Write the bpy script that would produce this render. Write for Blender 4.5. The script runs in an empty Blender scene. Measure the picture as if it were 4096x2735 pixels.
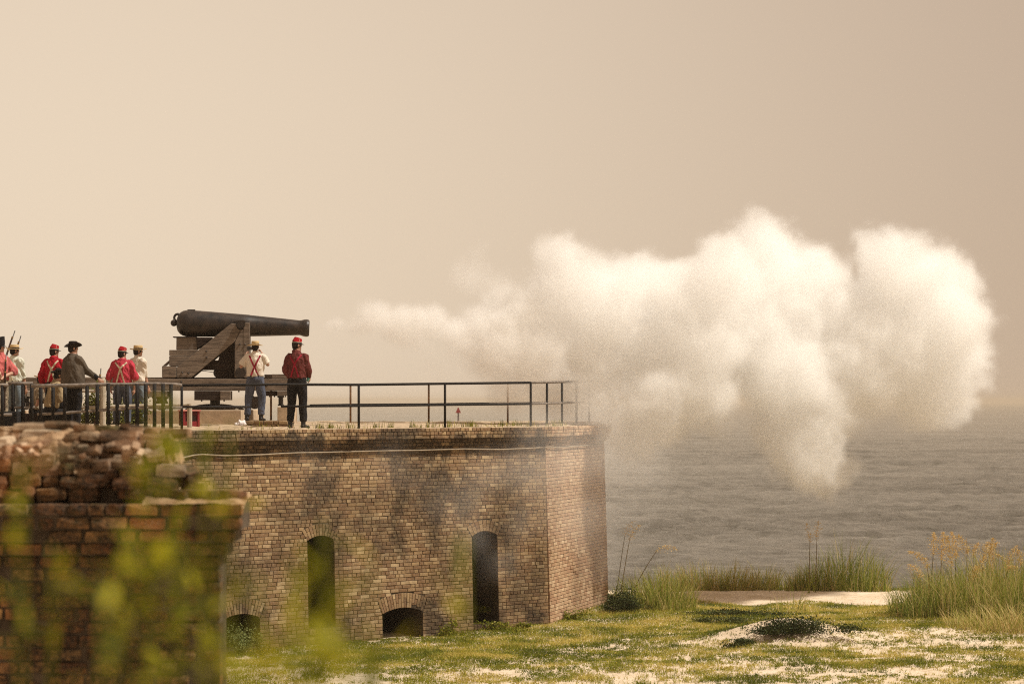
import bpy, bmesh, math, random
import numpy as np
from mathutils import Vector, Matrix, noise as mnoise
from mathutils.geometry import tessellate_polygon
from mathutils.bvhtree import BVHTree
R = math.radians
random.seed(7)
rng = np.random.default_rng(7)
SC = bpy.context.scene

# ------------------------------------------------------------------ camera, sky, sun, exposure
HC = 4.85            # eye height above the sand
FP = 8164.0          # focal length in photograph pixels
cam_d = bpy.data.cameras.new('camera')
cam = bpy.data.objects.new('camera', cam_d)
SC.collection.objects.link(cam)
SC.camera = cam
cam.location = (0, 0, HC)
cam.rotation_euler = (R(90), 0, 0)
cam_d.sensor_width = 36
cam_d.lens = 36 * FP / 4096
cam_d.shift_y = 0.058
cam_d.clip_start = 0.2
cam_d.clip_end = 20000
cam_d.dof.use_dof = True
cam_d.dof.focus_distance = 42.0
cam_d.dof.aperture_fstop = 3.0

SUN_AZ, SUN_EL = R(97), R(56)          # azimuth clockwise from +Y
sun_dir = Vector((math.sin(SUN_AZ) * math.cos(SUN_EL), math.cos(SUN_AZ) * math.cos(SUN_EL), math.sin(SUN_EL)))
world = bpy.data.worlds.new('World')
SC.world = world
world.use_nodes = True
wn, wl = world.node_tree.nodes, world.node_tree.links
wn.clear()
def wnode(t, **kw):
    n = wn.new(t)
    for k, v in kw.items(): setattr(n, k, v)
    return n
sky = wnode('ShaderNodeTexSky', sky_type='NISHITA', sun_disc=False, sun_elevation=SUN_EL, sun_rotation=SUN_AZ)
sky.dust_density = 6.0
sky.air_density = 1.0
geo = wnode('ShaderNodeTexCoord')
dotn = wnode('ShaderNodeVectorMath', operation='DOT_PRODUCT')
bd = Vector((-0.26, 1.0, 0.04)).normalized()
dotn.inputs[1].default_value = bd
wl.new(geo.outputs['Generated'], dotn.inputs[0])
ac = wnode('ShaderNodeMath', operation='ARCCOSINE')
wl.new(dotn.outputs['Value'], ac.inputs[0])
mr = wnode('ShaderNodeMapRange', interpolation_type='SMOOTHSTEP')
mr.inputs['From Min'].default_value = 0.0
mr.inputs['From Max'].default_value = R(42)
wl.new(ac.outputs[0], mr.inputs['Value'])
veil = wnode('ShaderNodeMix', data_type='RGBA')
wl.new(mr.outputs['Result'], veil.inputs['Factor'])
veil.inputs['A'].default_value = (8.9, 7.25, 5.45, 1)
veil.inputs['B'].default_value = (5.2, 3.8, 2.7, 1)
mixs = wnode('ShaderNodeMix', data_type='RGBA')
mixs.inputs['Factor'].default_value = 0.91
wl.new(sky.outputs[0], mixs.inputs['A'])
wl.new(veil.outputs['Result'], mixs.inputs['B'])
bg = wnode('ShaderNodeBackground')
bg.inputs['Strength'].default_value = 0.1
wl.new(mixs.outputs['Result'], bg.inputs['Color'])
wo = wnode('ShaderNodeOutputWorld')
wl.new(bg.outputs[0], wo.inputs['Surface'])

sun_d = bpy.data.lights.new('sun', 'SUN')
sun_d.energy = 5.0  # hazy but strong midday sun
sun_d.angle = R(1.2)
sun_d.color = (1.0, 0.945, 0.85)
sun = bpy.data.objects.new('sun', sun_d)
SC.collection.objects.link(sun)
sun.rotation_euler = sun_dir.to_track_quat('Z', 'Y').to_euler()

vs = SC.view_settings
vs.view_transform = 'Standard'
vs.look = 'None'
vs.exposure = 0.0
vs.gamma = 1.0
vs.use_curve_mapping = False
SC.render.engine = 'CYCLES'
cy = SC.cycles
cy.max_bounces = 14
cy.diffuse_bounces = 3
cy.glossy_bounces = 2
cy.transmission_bounces = 3
cy.volume_bounces = 12
cy.transparent_max_bounces = 16
cy.use_denoising = False
cy.pixel_filter_type = 'BLACKMAN_HARRIS'
cy.filter_width = 1.15
cy.use_adaptive_sampling = True
cy.adaptive_threshold = 0.012
cy.volume_step_rate = 1.5
cy.volume_max_steps = 256
cy.sample_clamp_indirect = 2.0
cy.sample_clamp_direct = 3.0

# ------------------------------------------------------------------ helpers
def at(px, py, Y):
    """world point seen at photograph pixel (px, py) of the 4096 wide picture, at distance Y"""
    return Vector(((px - 2048) / FP * Y, Y, HC - (py - 1605) / FP * Y))
def ax(px, Y): return (px - 2048) / FP * Y

def link(o, parent=None):
    SC.collection.objects.link(o)
    if parent is not None: o.parent = parent
    return o
def tag(o, label=None, cat=None, group=None, kind=None):
    if label: o['label'] = label
    if cat: o['category'] = cat
    if group: o['group'] = group
    if kind: o['kind'] = kind
    return o
def empty(name, loc=(0, 0, 0), rz=0.0):
    o = bpy.data.objects.new(name, None)
    o.location = loc
    o.rotation_euler = (0, 0, rz)
    return link(o)
def thing(name, label, cat, loc=(0, 0, 0), rz=0.0, group=None):
    return tag(empty(name, loc, rz), label, cat, group)

class MB:
    def __init__(s): s.v, s.f, s.t = [], [], []      # verts, faces, per-vertex tint
    def add(s, vs_, fs, tint=0.0):
        b = len(s.v)
        s.v.extend([tuple(p) for p in vs_])
        s.f.extend([tuple(i + b for i in f) for f in fs])
        s.t.extend([tint] * len(vs_))
    def box(s, c, d, M=None, tint=0.0):
        x, y, z = d[0] / 2, d[1] / 2, d[2] / 2
        P = [Vector((i * x, j * y, k * z)) for i in (-1, 1) for j in (-1, 1) for k in (-1, 1)]
        if M is not None: P = [M @ p for p in P]
        P = [p + Vector(c) for p in P]
        s.add(P, [(0, 1, 3, 2), (4, 6, 7, 5), (0, 4, 5, 1), (2, 3, 7, 6), (0, 2, 6, 4), (1, 5, 7, 3)], tint)
    def bar(s, a, b, w, h, up=(0, 0, 1), tint=0.0):
        a, b = Vector(a), Vector(b)
        d = (b - a); L = d.length; d.normalize()
        sd = d.cross(Vector(up)); sd.normalize() if sd.length > 1e-6 else None
        if sd.length < 1e-6: sd = Vector((1, 0, 0))
        u = sd.cross(d)
        M = Matrix((d, sd, u)).transposed()
        s.box((a + b) / 2, (L, w, h), M, tint)
    def tube(s, pts, rad, n=8, tint=0.0, cap=True, flat=1.0, right=None):
        pts = [Vector(p) for p in pts]
        if not hasattr(rad, '__len__'): rad = [rad] * len(pts)
        V, F = [], []
        pr = Vector(right) if right is not None else None
        for i, p in enumerate(pts):
            t = (pts[min(i + 1, len(pts) - 1)] - pts[max(i - 1, 0)])
            if t.length < 1e-9: t = Vector((0, 0, 1))
            t.normalize()
            if pr is None:
                pr = t.cross(Vector((0, 0, 1)))
                if pr.length < 0.1: pr = t.cross(Vector((0, 1, 0)))
            a = pr - t * pr.dot(t)
            if a.length < 1e-6: a = t.orthogonal()
            a.normalize()
            if right is None: pr = a
            b = t.cross(a)
            r = rad[i]
            ra, rb = (r if hasattr(r, '__len__') else (r, r * flat))
            for k in range(n):
                th = 2 * math.pi * k / n
                V.append(p + a * (ra * math.cos(th)) + b * (rb * math.sin(th)))
        for i in range(len(pts) - 1):
            for k in range(n):
                k2 = (k + 1) % n
                F.append((i * n + k, i * n + k2, (i + 1) * n + k2, (i + 1) * n + k))
        if cap:
            F.append(tuple(range(n))[::-1])
            F.append(tuple((len(pts) - 1) * n + k for k in range(n)))
        s.add(V, F, tint)
    def lathe(s, prof, n=32, M=None, tint=0.0):
        """prof: (axis, radius) along local Z; M maps to place"""
        V, F = [], []
        for (z, r) in prof:
            for k in range(n):
                th = 2 * math.pi * k / n
                p = Vector((r * math.cos(th), r * math.sin(th), z))
                V.append(M @ p if M is not None else p)
        for i in range(len(prof) - 1):
            for k in range(n):
                k2 = (k + 1) % n
                F.append((i * n + k, i * n + k2, (i + 1) * n + k2, (i + 1) * n + k))
        F.append(tuple(range(n))[::-1])
        F.append(tuple((len(prof) - 1) * n + k for k in range(n)))
        s.add(V, F, tint)
    def prism(s, poly, off, tint=0.0):
        """planar polygon (list of 3-D points) swept by off"""
        n = len(poly)
        P = [Vector(p) for p in poly]
        V = P + [p + Vector(off) for p in P]
        F = [tuple(range(n))[::-1], tuple(range(n, 2 * n))]
        F += [(i, (i + 1) % n, n + (i + 1) % n, n + i) for i in range(n)]
        s.add(V, F, tint)
    def ball(s, c, r, n=10, m=7, tint=0.0):
        c = Vector(c)
        r = r if hasattr(r, '__len__') else (r, r, r)
        V, F = [], []
        for i in range(m + 1):
            ph = math.pi * i / m
            for k in range(n):
                th = 2 * math.pi * k / n
                V.append(c + Vector((r[0] * math.sin(ph) * math.cos(th), r[1] * math.sin(ph) * math.sin(th), r[2] * math.cos(ph))))
        for i in range(m):
            for k in range(n):
                k2 = (k + 1) % n
                F.append((i * n + k, (i + 1) * n + k, (i + 1) * n + k2, i * n + k2))
        s.add(V, F, tint)
    def mesh(s, name, m, smooth=False):
        me = bpy.data.meshes.new(name)
        me.from_pydata(s.v, [], s.f)
        if any(s.t):
            a = me.attributes.new('tint', 'FLOAT', 'POINT')
            a.data.foreach_set('value', s.t)
        me.materials.append(m)
        if smooth:
            me.polygons.foreach_set('use_smooth', [True] * len(me.polygons))
        me.update()
        return me
    def build(s, name, m, parent=None, smooth=False, bevel=0.0, autos=None):
        o = link(bpy.data.objects.new(name, s.mesh(name, m, smooth)), parent)
        if bevel:
            b = o.modifiers.new('b', 'BEVEL'); b.width = bevel; b.segments = 2; b.limit_method = 'ANGLE'
        return o

def mesh_np(name, V, F, mat, tint=None, smooth=False):
    """V (n,3) array, F (m,3|4) array"""
    me = bpy.data.meshes.new(name)
    n, m, k = len(V), len(F), F.shape[1]
    me.vertices.add(n)
    me.vertices.foreach_set('co', np.ascontiguousarray(V, dtype=np.float32).ravel())
    me.loops.add(m * k)
    me.loops.foreach_set('vertex_index', np.ascontiguousarray(F, dtype=np.int32).ravel())
    me.polygons.add(m)
    me.polygons.foreach_set('loop_start', np.arange(0, m * k, k, dtype=np.int32))
    me.polygons.foreach_set('loop_total', np.full(m, k, dtype=np.int32))
    if smooth: me.polygons.foreach_set('use_smooth', np.ones(m, dtype=bool))
    me.update(calc_edges=True)
    if tint is not None:
        a = me.attributes.new('tint', 'FLOAT', 'POINT')
        a.data.foreach_set('value', np.ascontiguousarray(tint, dtype=np.float32))
    me.materials.append(mat)
    return me

# value noise in numpy (rotated against the axes)
_perm = rng.random((256, 256))
def vnoise(x, y):
    x, y = x * .829 - y * .559, x * .559 + y * .829
    xi, yi = np.floor(x).astype(int), np.floor(y).astype(int)
    xf, yf = x - xi, y - yi
    xf = xf * xf * (3 - 2 * xf); yf = yf * yf * (3 - 2 * yf)
    g = lambda a, b: _perm[a & 255, b & 255]
    return (g(xi, yi) * (1 - xf) + g(xi + 1, yi) * xf) * (1 - yf) + (g(xi, yi + 1) * (1 - xf) + g(xi + 1, yi + 1) * xf) * yf
def fbm(x, y, o=4, s=1.0):
    a, t, w = 0.0, 0.0, 1.0
    for i in range(o):
        a = a + w * vnoise(x * s + 17.3 * i, y * s + 5.1 * i); t += w; w *= 0.5; s *= 2.03
    return a / t

# ------------------------------------------------------------------ materials
class NT:
    def __init__(s, name):
        s.m = bpy.data.materials.new(name); s.m.use_nodes = True
        s.n, s.l = s.m.node_tree.nodes, s.m.node_tree.links
        s.b = s.n['Principled BSDF']
    def node(s, t, ins=None, **kw):
        n = s.n.new(t)
        for k, v in kw.items(): setattr(n, k, v)
        for k, v in (ins or {}).items(): s.put(n.inputs[k], v)
        return n
    def put(s, inp, v):
        if isinstance(v, bpy.types.NodeSocket): s.l.new(v, inp)
        elif isinstance(v, (tuple, list)) and len(v) == 3 and inp.type == 'RGBA': inp.default_value = (*v, 1)
        else: inp.default_value = v
    def math(s, op, a, b=0.0, clamp=False):
        n = s.node('ShaderNodeMath', operation=op, use_clamp=clamp)
        s.put(n.inputs[0], a); s.put(n.inputs[1], b)
        return n.outputs[0]
    def pos(s): return s.node('ShaderNodeNewGeometry').outputs['Position']
    def obj(s): return s.node('ShaderNodeTexCoord').outputs['Object']
    def scale(s, v, sc):
        n = s.node('ShaderNodeVectorMath', operation='MULTIPLY'); s.put(n.inputs[0], v); n.inputs[1].default_value = sc
        return n.outputs[0]
    def noise(s, v, sc, det=4, rough=0.55, dist=0.0):
        n = s.node('ShaderNodeTexNoise', {'Vector': v, 'Scale': sc, 'Detail': det, 'Roughness': rough, 'Distortion': dist})
        return n.outputs['Fac']
    def ramp(s, f, a, b, lo=0.0, hi=1.0):
        n = s.node('ShaderNodeMapRange', {'Value': f, 'From Min': a, 'From Max': b, 'To Min': lo, 'To Max': hi})
        return n.outputs['Result']
    def mix(s, f, a, b, mode='MIX'):
        n = s.node('ShaderNodeMix', data_type='RGBA', blend_type=mode)
        s.put(n.inputs['Factor'], f); s.put(n.inputs['A'], a); s.put(n.inputs['B'], b)
        return n.outputs['Result']
    def attr(s, name='tint'): return s.node('ShaderNodeAttribute', attribute_name=name).outputs['Fac']
    def rand(s): return s.node('ShaderNodeObjectInfo').outputs['Random']
    def bump(s, h, st=0.3, d=0.01):
        n = s.node('ShaderNodeBump', {'Height': h, 'Strength': st, 'Distance': d})
        s.l.new(n.outputs[0], s.b.inputs['Normal'])
    def done(s, col, rough=0.8, spec=0.3, metal=0.0):
        s.put(s.b.inputs['Base Color'], col); s.put(s.b.inputs['Roughness'], rough)
        s.put(s.b.inputs['Specular IOR Level'], spec); s.put(s.b.inputs['Metallic'], metal)
        return s.m

def simple(name, col, rough=0.8, spec=0.3, metal=0.0, var=0.25, sc=8.0, bump=0.0, coord='obj', trans=0.0):
    t = NT(name)
    v = t.obj()
    nz = t.noise(v, sc, 5)
    dark = tuple(c * (1 - var) for c in col); lite = tuple(min(1, c * (1 + var)) for c in col)
    c = t.mix(t.ramp(nz, 0.3, 0.7), dark, lite)
    if bump: t.bump(t.noise(v, sc * 5, 5), bump, 0.01)
    return t.done(c, rough, spec, metal)

def brick_mat(name, cols, blobs=(), stain=0.5, moss=0.0, sc=1.0, thr=0.52, band=None):
    t = NT(name)
    P = t.pos()
    rnd = t.math('FRACT', t.math('ADD', t.rand(), t.attr()))
    a, b, c = cols
    col = t.mix(t.ramp(rnd, 0.0, 0.55), a, b)
    col = t.mix(t.ramp(rnd, 0.72, 1.0), col, c)
    n1 = t.noise(P, 9 * sc, 5, 0.65)
    col = t.mix(t.ramp(n1, 0.35, 0.75, 0, 0.5), col, tuple(x * 0.45 for x in b))
    n0 = t.noise(P, 40 * sc, 3, 0.6)
    col = t.mix(t.ramp(n0, 0.45, 0.75, 0, 0.35), col, (0.42, 0.35, 0.27))
    # stains: large patches stretched downwards, broken by finer noise
    big = t.noise(t.scale(P, (0.75, 0.75, 0.55)), 1.0 * sc, 6, 0.62, 0.3)
    f = t.ramp(big, thr, thr + .14, 0, stain)
    if band:  # dark band: staining plus the shade under the cornice, put into the colour
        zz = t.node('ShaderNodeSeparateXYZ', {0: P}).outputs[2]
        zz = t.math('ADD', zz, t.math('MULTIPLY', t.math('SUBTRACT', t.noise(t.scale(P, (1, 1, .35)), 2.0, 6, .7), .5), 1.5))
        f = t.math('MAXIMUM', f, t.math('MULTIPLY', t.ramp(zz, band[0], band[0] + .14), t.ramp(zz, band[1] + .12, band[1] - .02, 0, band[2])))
    for (bc, br, bs) in blobs:
        d = t.node('ShaderNodeVectorMath', operation='SUBTRACT'); t.put(d.inputs[0], P); d.inputs[1].default_value = bc
        d2 = t.scale(d.outputs[0], (1 / br[0], 1 / br[0], 1 / br[1]))
        ln = t.node('ShaderNodeVectorMath', operation='LENGTH'); t.put(ln.inputs[0], d2)
        e = t.math('ADD', ln.outputs['Value'], t.math('MULTIPLY', t.math('SUBTRACT', t.noise(P, 3.5, 6, 0.7), 0.5), 1.9))
        f = t.math('MAXIMUM', f, t.ramp(e, 1.05, 0.45, 0, bs))
    fine = t.ramp(t.noise(P, 16 * sc, 4, 0.7), 0.3, 0.6, 0.55, 1.0)
    f = t.math('MULTIPLY', f, fine)
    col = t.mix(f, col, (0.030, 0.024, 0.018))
    if moss:
        mz = t.ramp(t.noise(P, 2.2, 5, 0.6), 0.5, 0.68, 0, moss)
        col = t.mix(mz, col, (0.10, 0.095, 0.02))
    t.bump(t.noise(P, 60 * sc, 5, 0.7), 0.7, 0.006)
    return t.done(col, 0.92, 0.15)

# ------------------------------------------------------------------ the fort
T = 4.30                        # top of the parapet above the sand
CH = 0.0748                     # height of one course
A2 = Vector((-6.03, 38.98, 0))  # re-entrant corner
B2 = Vector((0.72, 44.5, 0))    # shoulder
C2 = Vector((2.18, 48.5, 0))    # far end of the flank
L2 = Vector((-6.75, 37.3, 0))
BAT = 0.03
class Wall:
    def __init__(s, P, Q):
        s.P = P; d = Q - P; s.len = d.length; s.u = d.normalized()
        s.n = Vector((s.u.y, -s.u.x, 0))
        up = (Vector((0, 0, 1)) - s.n * BAT).normalized()
        s.up = up; s.nn = s.u.cross(up).normalized()
        s.M3 = Matrix((s.u, s.nn, up)).transposed()
    def at(s, u, z, d=0.0): return s.P + s.u * u + s.n * (d + BAT * (T - z)) + Vector((0, 0, z))
    def hit(s, px, py):
        """u, z on this wall under a photograph pixel"""
        r = Vector(((px - 2048) / FP, 1, -(py - 1605) / FP))
        o = Vector((0, 0, HC))
        q = s.P + s.n * (BAT * 2.5)
        t = (q - o).dot(s.n) / r.dot(s.n)
        p = o + r * t
        return (p - s.P).dot(s.u), p.z
WF, WK, WL = Wall(A2, B2), Wall(B2, C2), Wall(L2, A2)

stain_at = []
def st(px, py, rx, rz, s):
    u, z = WF.hit(px, py); stain_at.append((tuple(WF.at(u, z)), (rx, rz), s))
st(1290, 1960, .55, .55, .8); st(1340, 2080, .3, .3, .75); st(1660, 1900, .6, .4, .75); st(1860, 2010, .35, .5, .8)
st(2130, 2480, .45, .5, .95); st(2080, 2380, .5, .6, .6); st(1650, 1770, 1.0, .16, .95); st(1450, 1790, .9, .12, .8); st(1020, 1760, .9, .15, .85)
st(1030, 2270, .5, .35, .5); st(1980, 1800, .7, .15, .6); st(1500, 2000, 1.2, .3, .4); st(2060, 2060, .5, .5, .6); st(2150, 2300, .3, .7, .6); st(1130, 2050, .5, .35, .5); st(1450, 2110, .5, .3, .55); st(1700, 2060, .5, .45, .6); st(1900, 1960, .5, .4, .6)

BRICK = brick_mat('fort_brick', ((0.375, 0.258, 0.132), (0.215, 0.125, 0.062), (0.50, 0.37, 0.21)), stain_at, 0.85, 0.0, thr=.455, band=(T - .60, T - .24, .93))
BRICKF = brick_mat('flank_brick', ((0.50, 0.345, 0.205), (0.38, 0.225, 0.13), (0.60, 0.44, 0.275)), (), 0.35, 0.0, thr=.56, band=(T - .52, T - .30, .7))  # cleaner brick than the front, its sunlit paleness also put into the colour
tm = NT('mortar'); P_ = tm.pos()
cm = tm.mix(tm.ramp(tm.noise(P_, 6, 5), .3, .7), (0.035, 0.026, 0.018), (0.13, 0.10, 0.07))
tm.bump(tm.noise(P_, 80, 4), .8, .01)
MORTAR = tm.done(cm, 0.95, 0.1)
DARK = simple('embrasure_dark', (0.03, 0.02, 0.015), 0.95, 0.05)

fort = thing('brick_fort', 'weathered brick bastion with corbelled cornice, two tall loopholes and low arched openings', 'fort')

class Arch:
    """opening with a segmental arch head, in wall coordinates"""
    def __init__(s, wall, pl, pr, pyc, pys, pyb, ring, nv):
        s.w = wall
        ul, zs = wall.hit(pl, pys); ur, _ = wall.hit(pr, pys)
        um = (ul + ur) / 2; s.c = um; s.hw = (ur - ul) / 2
        _, s.zc = wall.hit((pl + pr) / 2, pyc); _, s.zs = wall.hit((pl + pr) / 2, pys); _, s.zb = wall.hit((pl + pr) / 2, pyb)
        rise = max(0.04, s.zc - s.zs)
        s.R = (s.hw ** 2 + rise ** 2) / (2 * rise); s.z0 = s.zc - s.R
        s.th = math.asin(min(1, s.hw / s.R)); s.ring = ring; s.nv = nv
    def outline(s, e=0.0, n=10):
        pts = [(s.c - s.hw - e, s.zb - e), (s.c + s.hw + e, s.zb - e)]
        for i in range(n + 1):
            a = s.th - 2 * s.th * i / n
            pts.append((s.c + (s.R + e) * math.sin(a), s.z0 + (s.R + e) * math.cos(a)))
        return pts
    def half(s, z0, z1):
        """half width blocked for a course between z0 and z1 (None: clear)"""
        z = (z0 + z1) / 2
        if z < s.zb - 0.01: return None
        if z < s.zs: return s.hw
        R2 = s.R + s.ring
        if z >= s.z0 + R2: return None
        return min(math.sqrt(R2 ** 2 - (z - s.z0) ** 2), (z - s.z0) * math.tan(s.th)) + 0.008
ARCH = [Arch(WF, 1231, 1337, 2141, 2160, 2512, 0.235, 11),
        Arch(WF, 1889, 1990, 2122, 2142, 2494, 0.235, 9),
        Arch(WF, 1526, 1687, 2428, 2448, 2562, 0.30, 17),
        Arch(WF, 885, 1035, 2454, 2474, 2590, 0.30, 15)]

# --- backing masonry with the openings cut out
def backing():
    mb = MB(); dk = MB()
    zb = -0.4
    for w, holes in ((WF, ARCH), (WK, []), (WL, [])):
        segs = [[(0, zb), (w.len, zb), (w.len, T - 6 * CH), (0, T - 6 * CH)]] + [a.outline() for a in holes]
        # clip holes that dip under the ground are still inside zb
        polys = [[Vector((x, z, 0)) for x, z in s_] for s_ in segs]
        tris = tessellate_polygon(polys)
        flat = [p for pl in segs for p in pl]
        mb.add([w.at(x, z, -0.012) for x, z in flat], [tuple(t) for t in tris])
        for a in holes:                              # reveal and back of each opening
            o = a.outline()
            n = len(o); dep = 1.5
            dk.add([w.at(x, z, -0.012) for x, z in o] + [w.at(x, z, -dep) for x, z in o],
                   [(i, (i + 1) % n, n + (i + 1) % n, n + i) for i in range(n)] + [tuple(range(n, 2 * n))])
        # cornice backing
        prof = [(T - 0.006, 0.14), (T - 3 * CH, 0.14), (T - 3 * CH, 0.09), (T - 4 * CH, 0.09), (T - 4 * CH, 0.035), (T - 5 * CH, 0.035), (T - 5 * CH, -0.012), (T - 6 * CH, -0.012)]
        V = []
        for z, d in prof:
            k = d * 0.27
            V += [w.at(-k if w is WK else 0, z, d), w.at(w.len + k, z, d)]
        mb.add(V, [(2 * i, 2 * i + 1, 2 * i + 3, 2 * i + 2) for i in range(len(prof) - 1)])
    # end wall at the far side
    for z0, z1, d in ((-0.4, T, 0.0),):
        p0 = C2; p1 = C2 + Vector((-3.0, 4.0, 0))
        mb.add([p0 + Vector((.12, 0, z0)), p1 + Vector((0, 0, z0)), p1 + Vector((0, 0, z1)), p0 + Vector((0, 0, z1))], [(0, 1, 2, 3)])
    dk.build('embrasure_lining', DARK, fort)  # near-black colour stands in for the darkness deep inside the openings
    return mb.build('masonry_core', MORTAR, fort)
backing()

BV = [(-1, 1, -1), (1, 1, -1), (1, 1, 1), (-1, 1, 1)]
def brick_geo(L, H, D, rnd=random, rough=0.002, bev=0.006):
    """front face towards +n (local +y), chamfered, no back"""
    hx, hz = L / 2, H / 2
    j = lambda: rnd.uniform(-rough, rough)
    V = [(sx * (hx - bev) + j(), 0 + j(), sz * (hz - bev) + j()) for sx, sz in ((-1, -1), (1, -1), (1, 1), (-1, 1))]
    V += [(sx * hx, -bev, sz * hz) for sx, sz in ((-1, -1), (1, -1), (1, 1), (-1, 1))]
    V += [(sx * hx, -D, sz * hz) for sx, sz in ((-1, -1), (1, -1), (1, 1), (-1, 1))]
    F = [(3, 2, 1, 0)] + [(i, (i + 1) % 4, 4 + (i + 1) % 4, 4 + i) for i in range(4)] + [(4 + i, 4 + (i + 1) % 4, 8 + (i + 1) % 4, 8 + i) for i in range(4)]
    return [Vector(v) for v in V], F

def lay(w, ndown, holes, u0=0.0, ulen=None):
    out = []
    rnd = random.Random(int(w.len * 1000))
    kend = 0.27
    for c in range(ndown):
        z1 = T - c * CH; z0 = z1 - CH
        d = [0.17, 0.17, 0.17, 0.115, 0.06][c] if c < 5 else 0.0
        gaps = []
        for a in holes:
            h = a.half(z0, z1)
            if h: gaps.append((a.c - h, a.c + h))
        kl = d * kend if w is WK else 0.0
        kr = d * kend if w is not WL else 0.0
        x = -kl; end = w.len + kr
        spans = []
        for g0, g1 in sorted(gaps):
            spans.append((x, g0)); x = g1
        spans.append((x, end))
        hdr = (c % 2 == 1 and rnd.random() < 0.25) or (c in (0, 3)) 
        off = rnd.uniform(0, 0.2)
        for s0, s1 in spans:
            if s1 - s0 < 0.03: continue
            u = s0
            first = True
            while u < s1 - 0.01:
                L = 0.105 if (hdr or rnd.random() < 0.22) else 0.212
                L *= rnd.uniform(0.93, 1.06)
                if first and abs(s0) < 0.02: L = 0.06 + off * 0.7
                first = False
                if s1 - (u + L) < 0.05: L = s1 - u
                out.append((u, u + L, z0, z1, d))
                u += L
    return out
random.seed(11)
all_bricks = []
for w, holes in ((WF, ARCH), (WK, []), (WL, [])):
    for (u0, u1, z0, z1, d) in lay(w, 60, holes):
        if z1 < -0.25: continue
        um, zm = (u0 + u1) / 2, (z0 + z1) / 2
        jut = random.gauss(0, 0.0035)
        if d > 0.16 and random.random() < 0.25: jut += random.uniform(-0.02, 0.008)
        pos = w.at(um, zm, d + jut)
        px = 2048 + pos.x / pos.y * FP
        size = (u1 - u0) * abs(w.u.x * pos.y - w.u.y * pos.x) / pos.y ** 2      # apparent length
        vis = 905 < px < 2430 and pos.z > 0.05 if w is WF else (w is WK and pos.z > 0.1) or (w is WL and px > 690)
        if (pos.x < -5.0 and pos.z < 2.6): vis = False
        all_bricks.append((size if vis else 0, w, um, zm, u1 - u0, d, jut, pos))
all_bricks.sort(key=lambda b: -b[0])
cache = {}
stuff = MB(); stuffk = MB()
jamb = MB()
nb = 0
SKIP = set()
for i, (size, w, um, zm, L, d, jut, pos) in enumerate(all_bricks):
    gap = 0.009
    rot = w.M3.to_4x4() @ Matrix.Rotation(random.gauss(0, 0.006), 4, 'Y')
    chipped = random.random() < 0.06
    if nb < 300 and size > 0:
        key = (round(L / 0.012), random.randrange(3), w is WF)
        if key not in cache:
            V, F = brick_geo(key[0] * 0.012 - gap, CH - gap, 0.1)
            m = MB(); m.add(V, F); cache[key] = m.mesh('brick', BRICK if w is WF else BRICKF)
        o = link(bpy.data.objects.new('brick', cache[key]), fort)
        o.matrix_world = Matrix.Translation(pos) @ rot
        nb += 1
    else:
        V, F = brick_geo(L - gap, CH - gap, 0.1, rough=0.004 if chipped else 0.002, bev=0.012 if chipped else 0.006)
        M = Matrix.Translation(pos) @ rot
        (stuffk if w is WK else stuff).add([M @ v for v in V], F, random.random())
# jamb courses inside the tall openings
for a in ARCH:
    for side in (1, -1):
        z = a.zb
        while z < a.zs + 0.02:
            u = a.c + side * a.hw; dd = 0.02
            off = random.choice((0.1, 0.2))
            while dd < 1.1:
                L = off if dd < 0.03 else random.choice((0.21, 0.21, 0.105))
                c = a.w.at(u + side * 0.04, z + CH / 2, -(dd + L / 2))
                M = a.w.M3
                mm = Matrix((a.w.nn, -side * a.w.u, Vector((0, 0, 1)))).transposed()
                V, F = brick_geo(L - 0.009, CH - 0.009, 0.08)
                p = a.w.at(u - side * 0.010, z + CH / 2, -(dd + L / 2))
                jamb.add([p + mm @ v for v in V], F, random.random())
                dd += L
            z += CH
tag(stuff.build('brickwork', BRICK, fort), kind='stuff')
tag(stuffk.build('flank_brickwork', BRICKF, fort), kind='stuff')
SHADEB = brick_mat('shaded_brick', ((0.10, 0.06, 0.036), (0.055, 0.034, 0.02), (0.15, 0.10, 0.06)), (), .8, .3, thr=.42)  # jamb brick darkened in colour to stand for the shade within the openings
tag(jamb.build('embrasure_brickwork', SHADEB, fort), kind='stuff')
# arch rings: each voussoir is a brick of its own
for ai, a in enumerate(ARCH):
    for k in range(a.nv):
        t0 = -a.th + 2 * a.th * k / a.nv; t1 = -a.th + 2 * a.th * (k + 1) / a.nv
        g = 0.0045 / a.R
        split = [0, 0.66, 1] if k % 2 else [0, 0.33, 1]
        for q in range(2):
            ra = a.R + a.ring * split[q] + (0.004 if q else 0); rb = a.R + a.ring * split[q + 1] - 0.004
            if ai == 2 and q == 0 and k in (12, 13, 14, 15): ra += a.ring * random.uniform(0.08, 0.25)
            dj = random.gauss(0.002, 0.003)
            quad = [(ra, t0 + g), (ra, t1 - g), (rb, t1 - g), (rb, t0 + g)]
            m = MB()
            f = [a.w.at(a.c + r * math.sin(t), a.z0 + r * math.cos(t), dj) for r, t in quad]
            b = [a.w.at(a.c + r * math.sin(t), a.z0 + r * math.cos(t), -0.22) for r, t in quad]
            cen = sum(f, Vector()) / 4
            m.add([p - cen for p in f + b], [(0, 1, 2, 3), (4, 7, 6, 5), (0, 4, 5, 1), (1, 5, 6, 2), (2, 6, 7, 3), (3, 7, 4, 0)])
            o = m.build('arch_brick', BRICK, fort, bevel=0.004)
            o.location = cen
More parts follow.
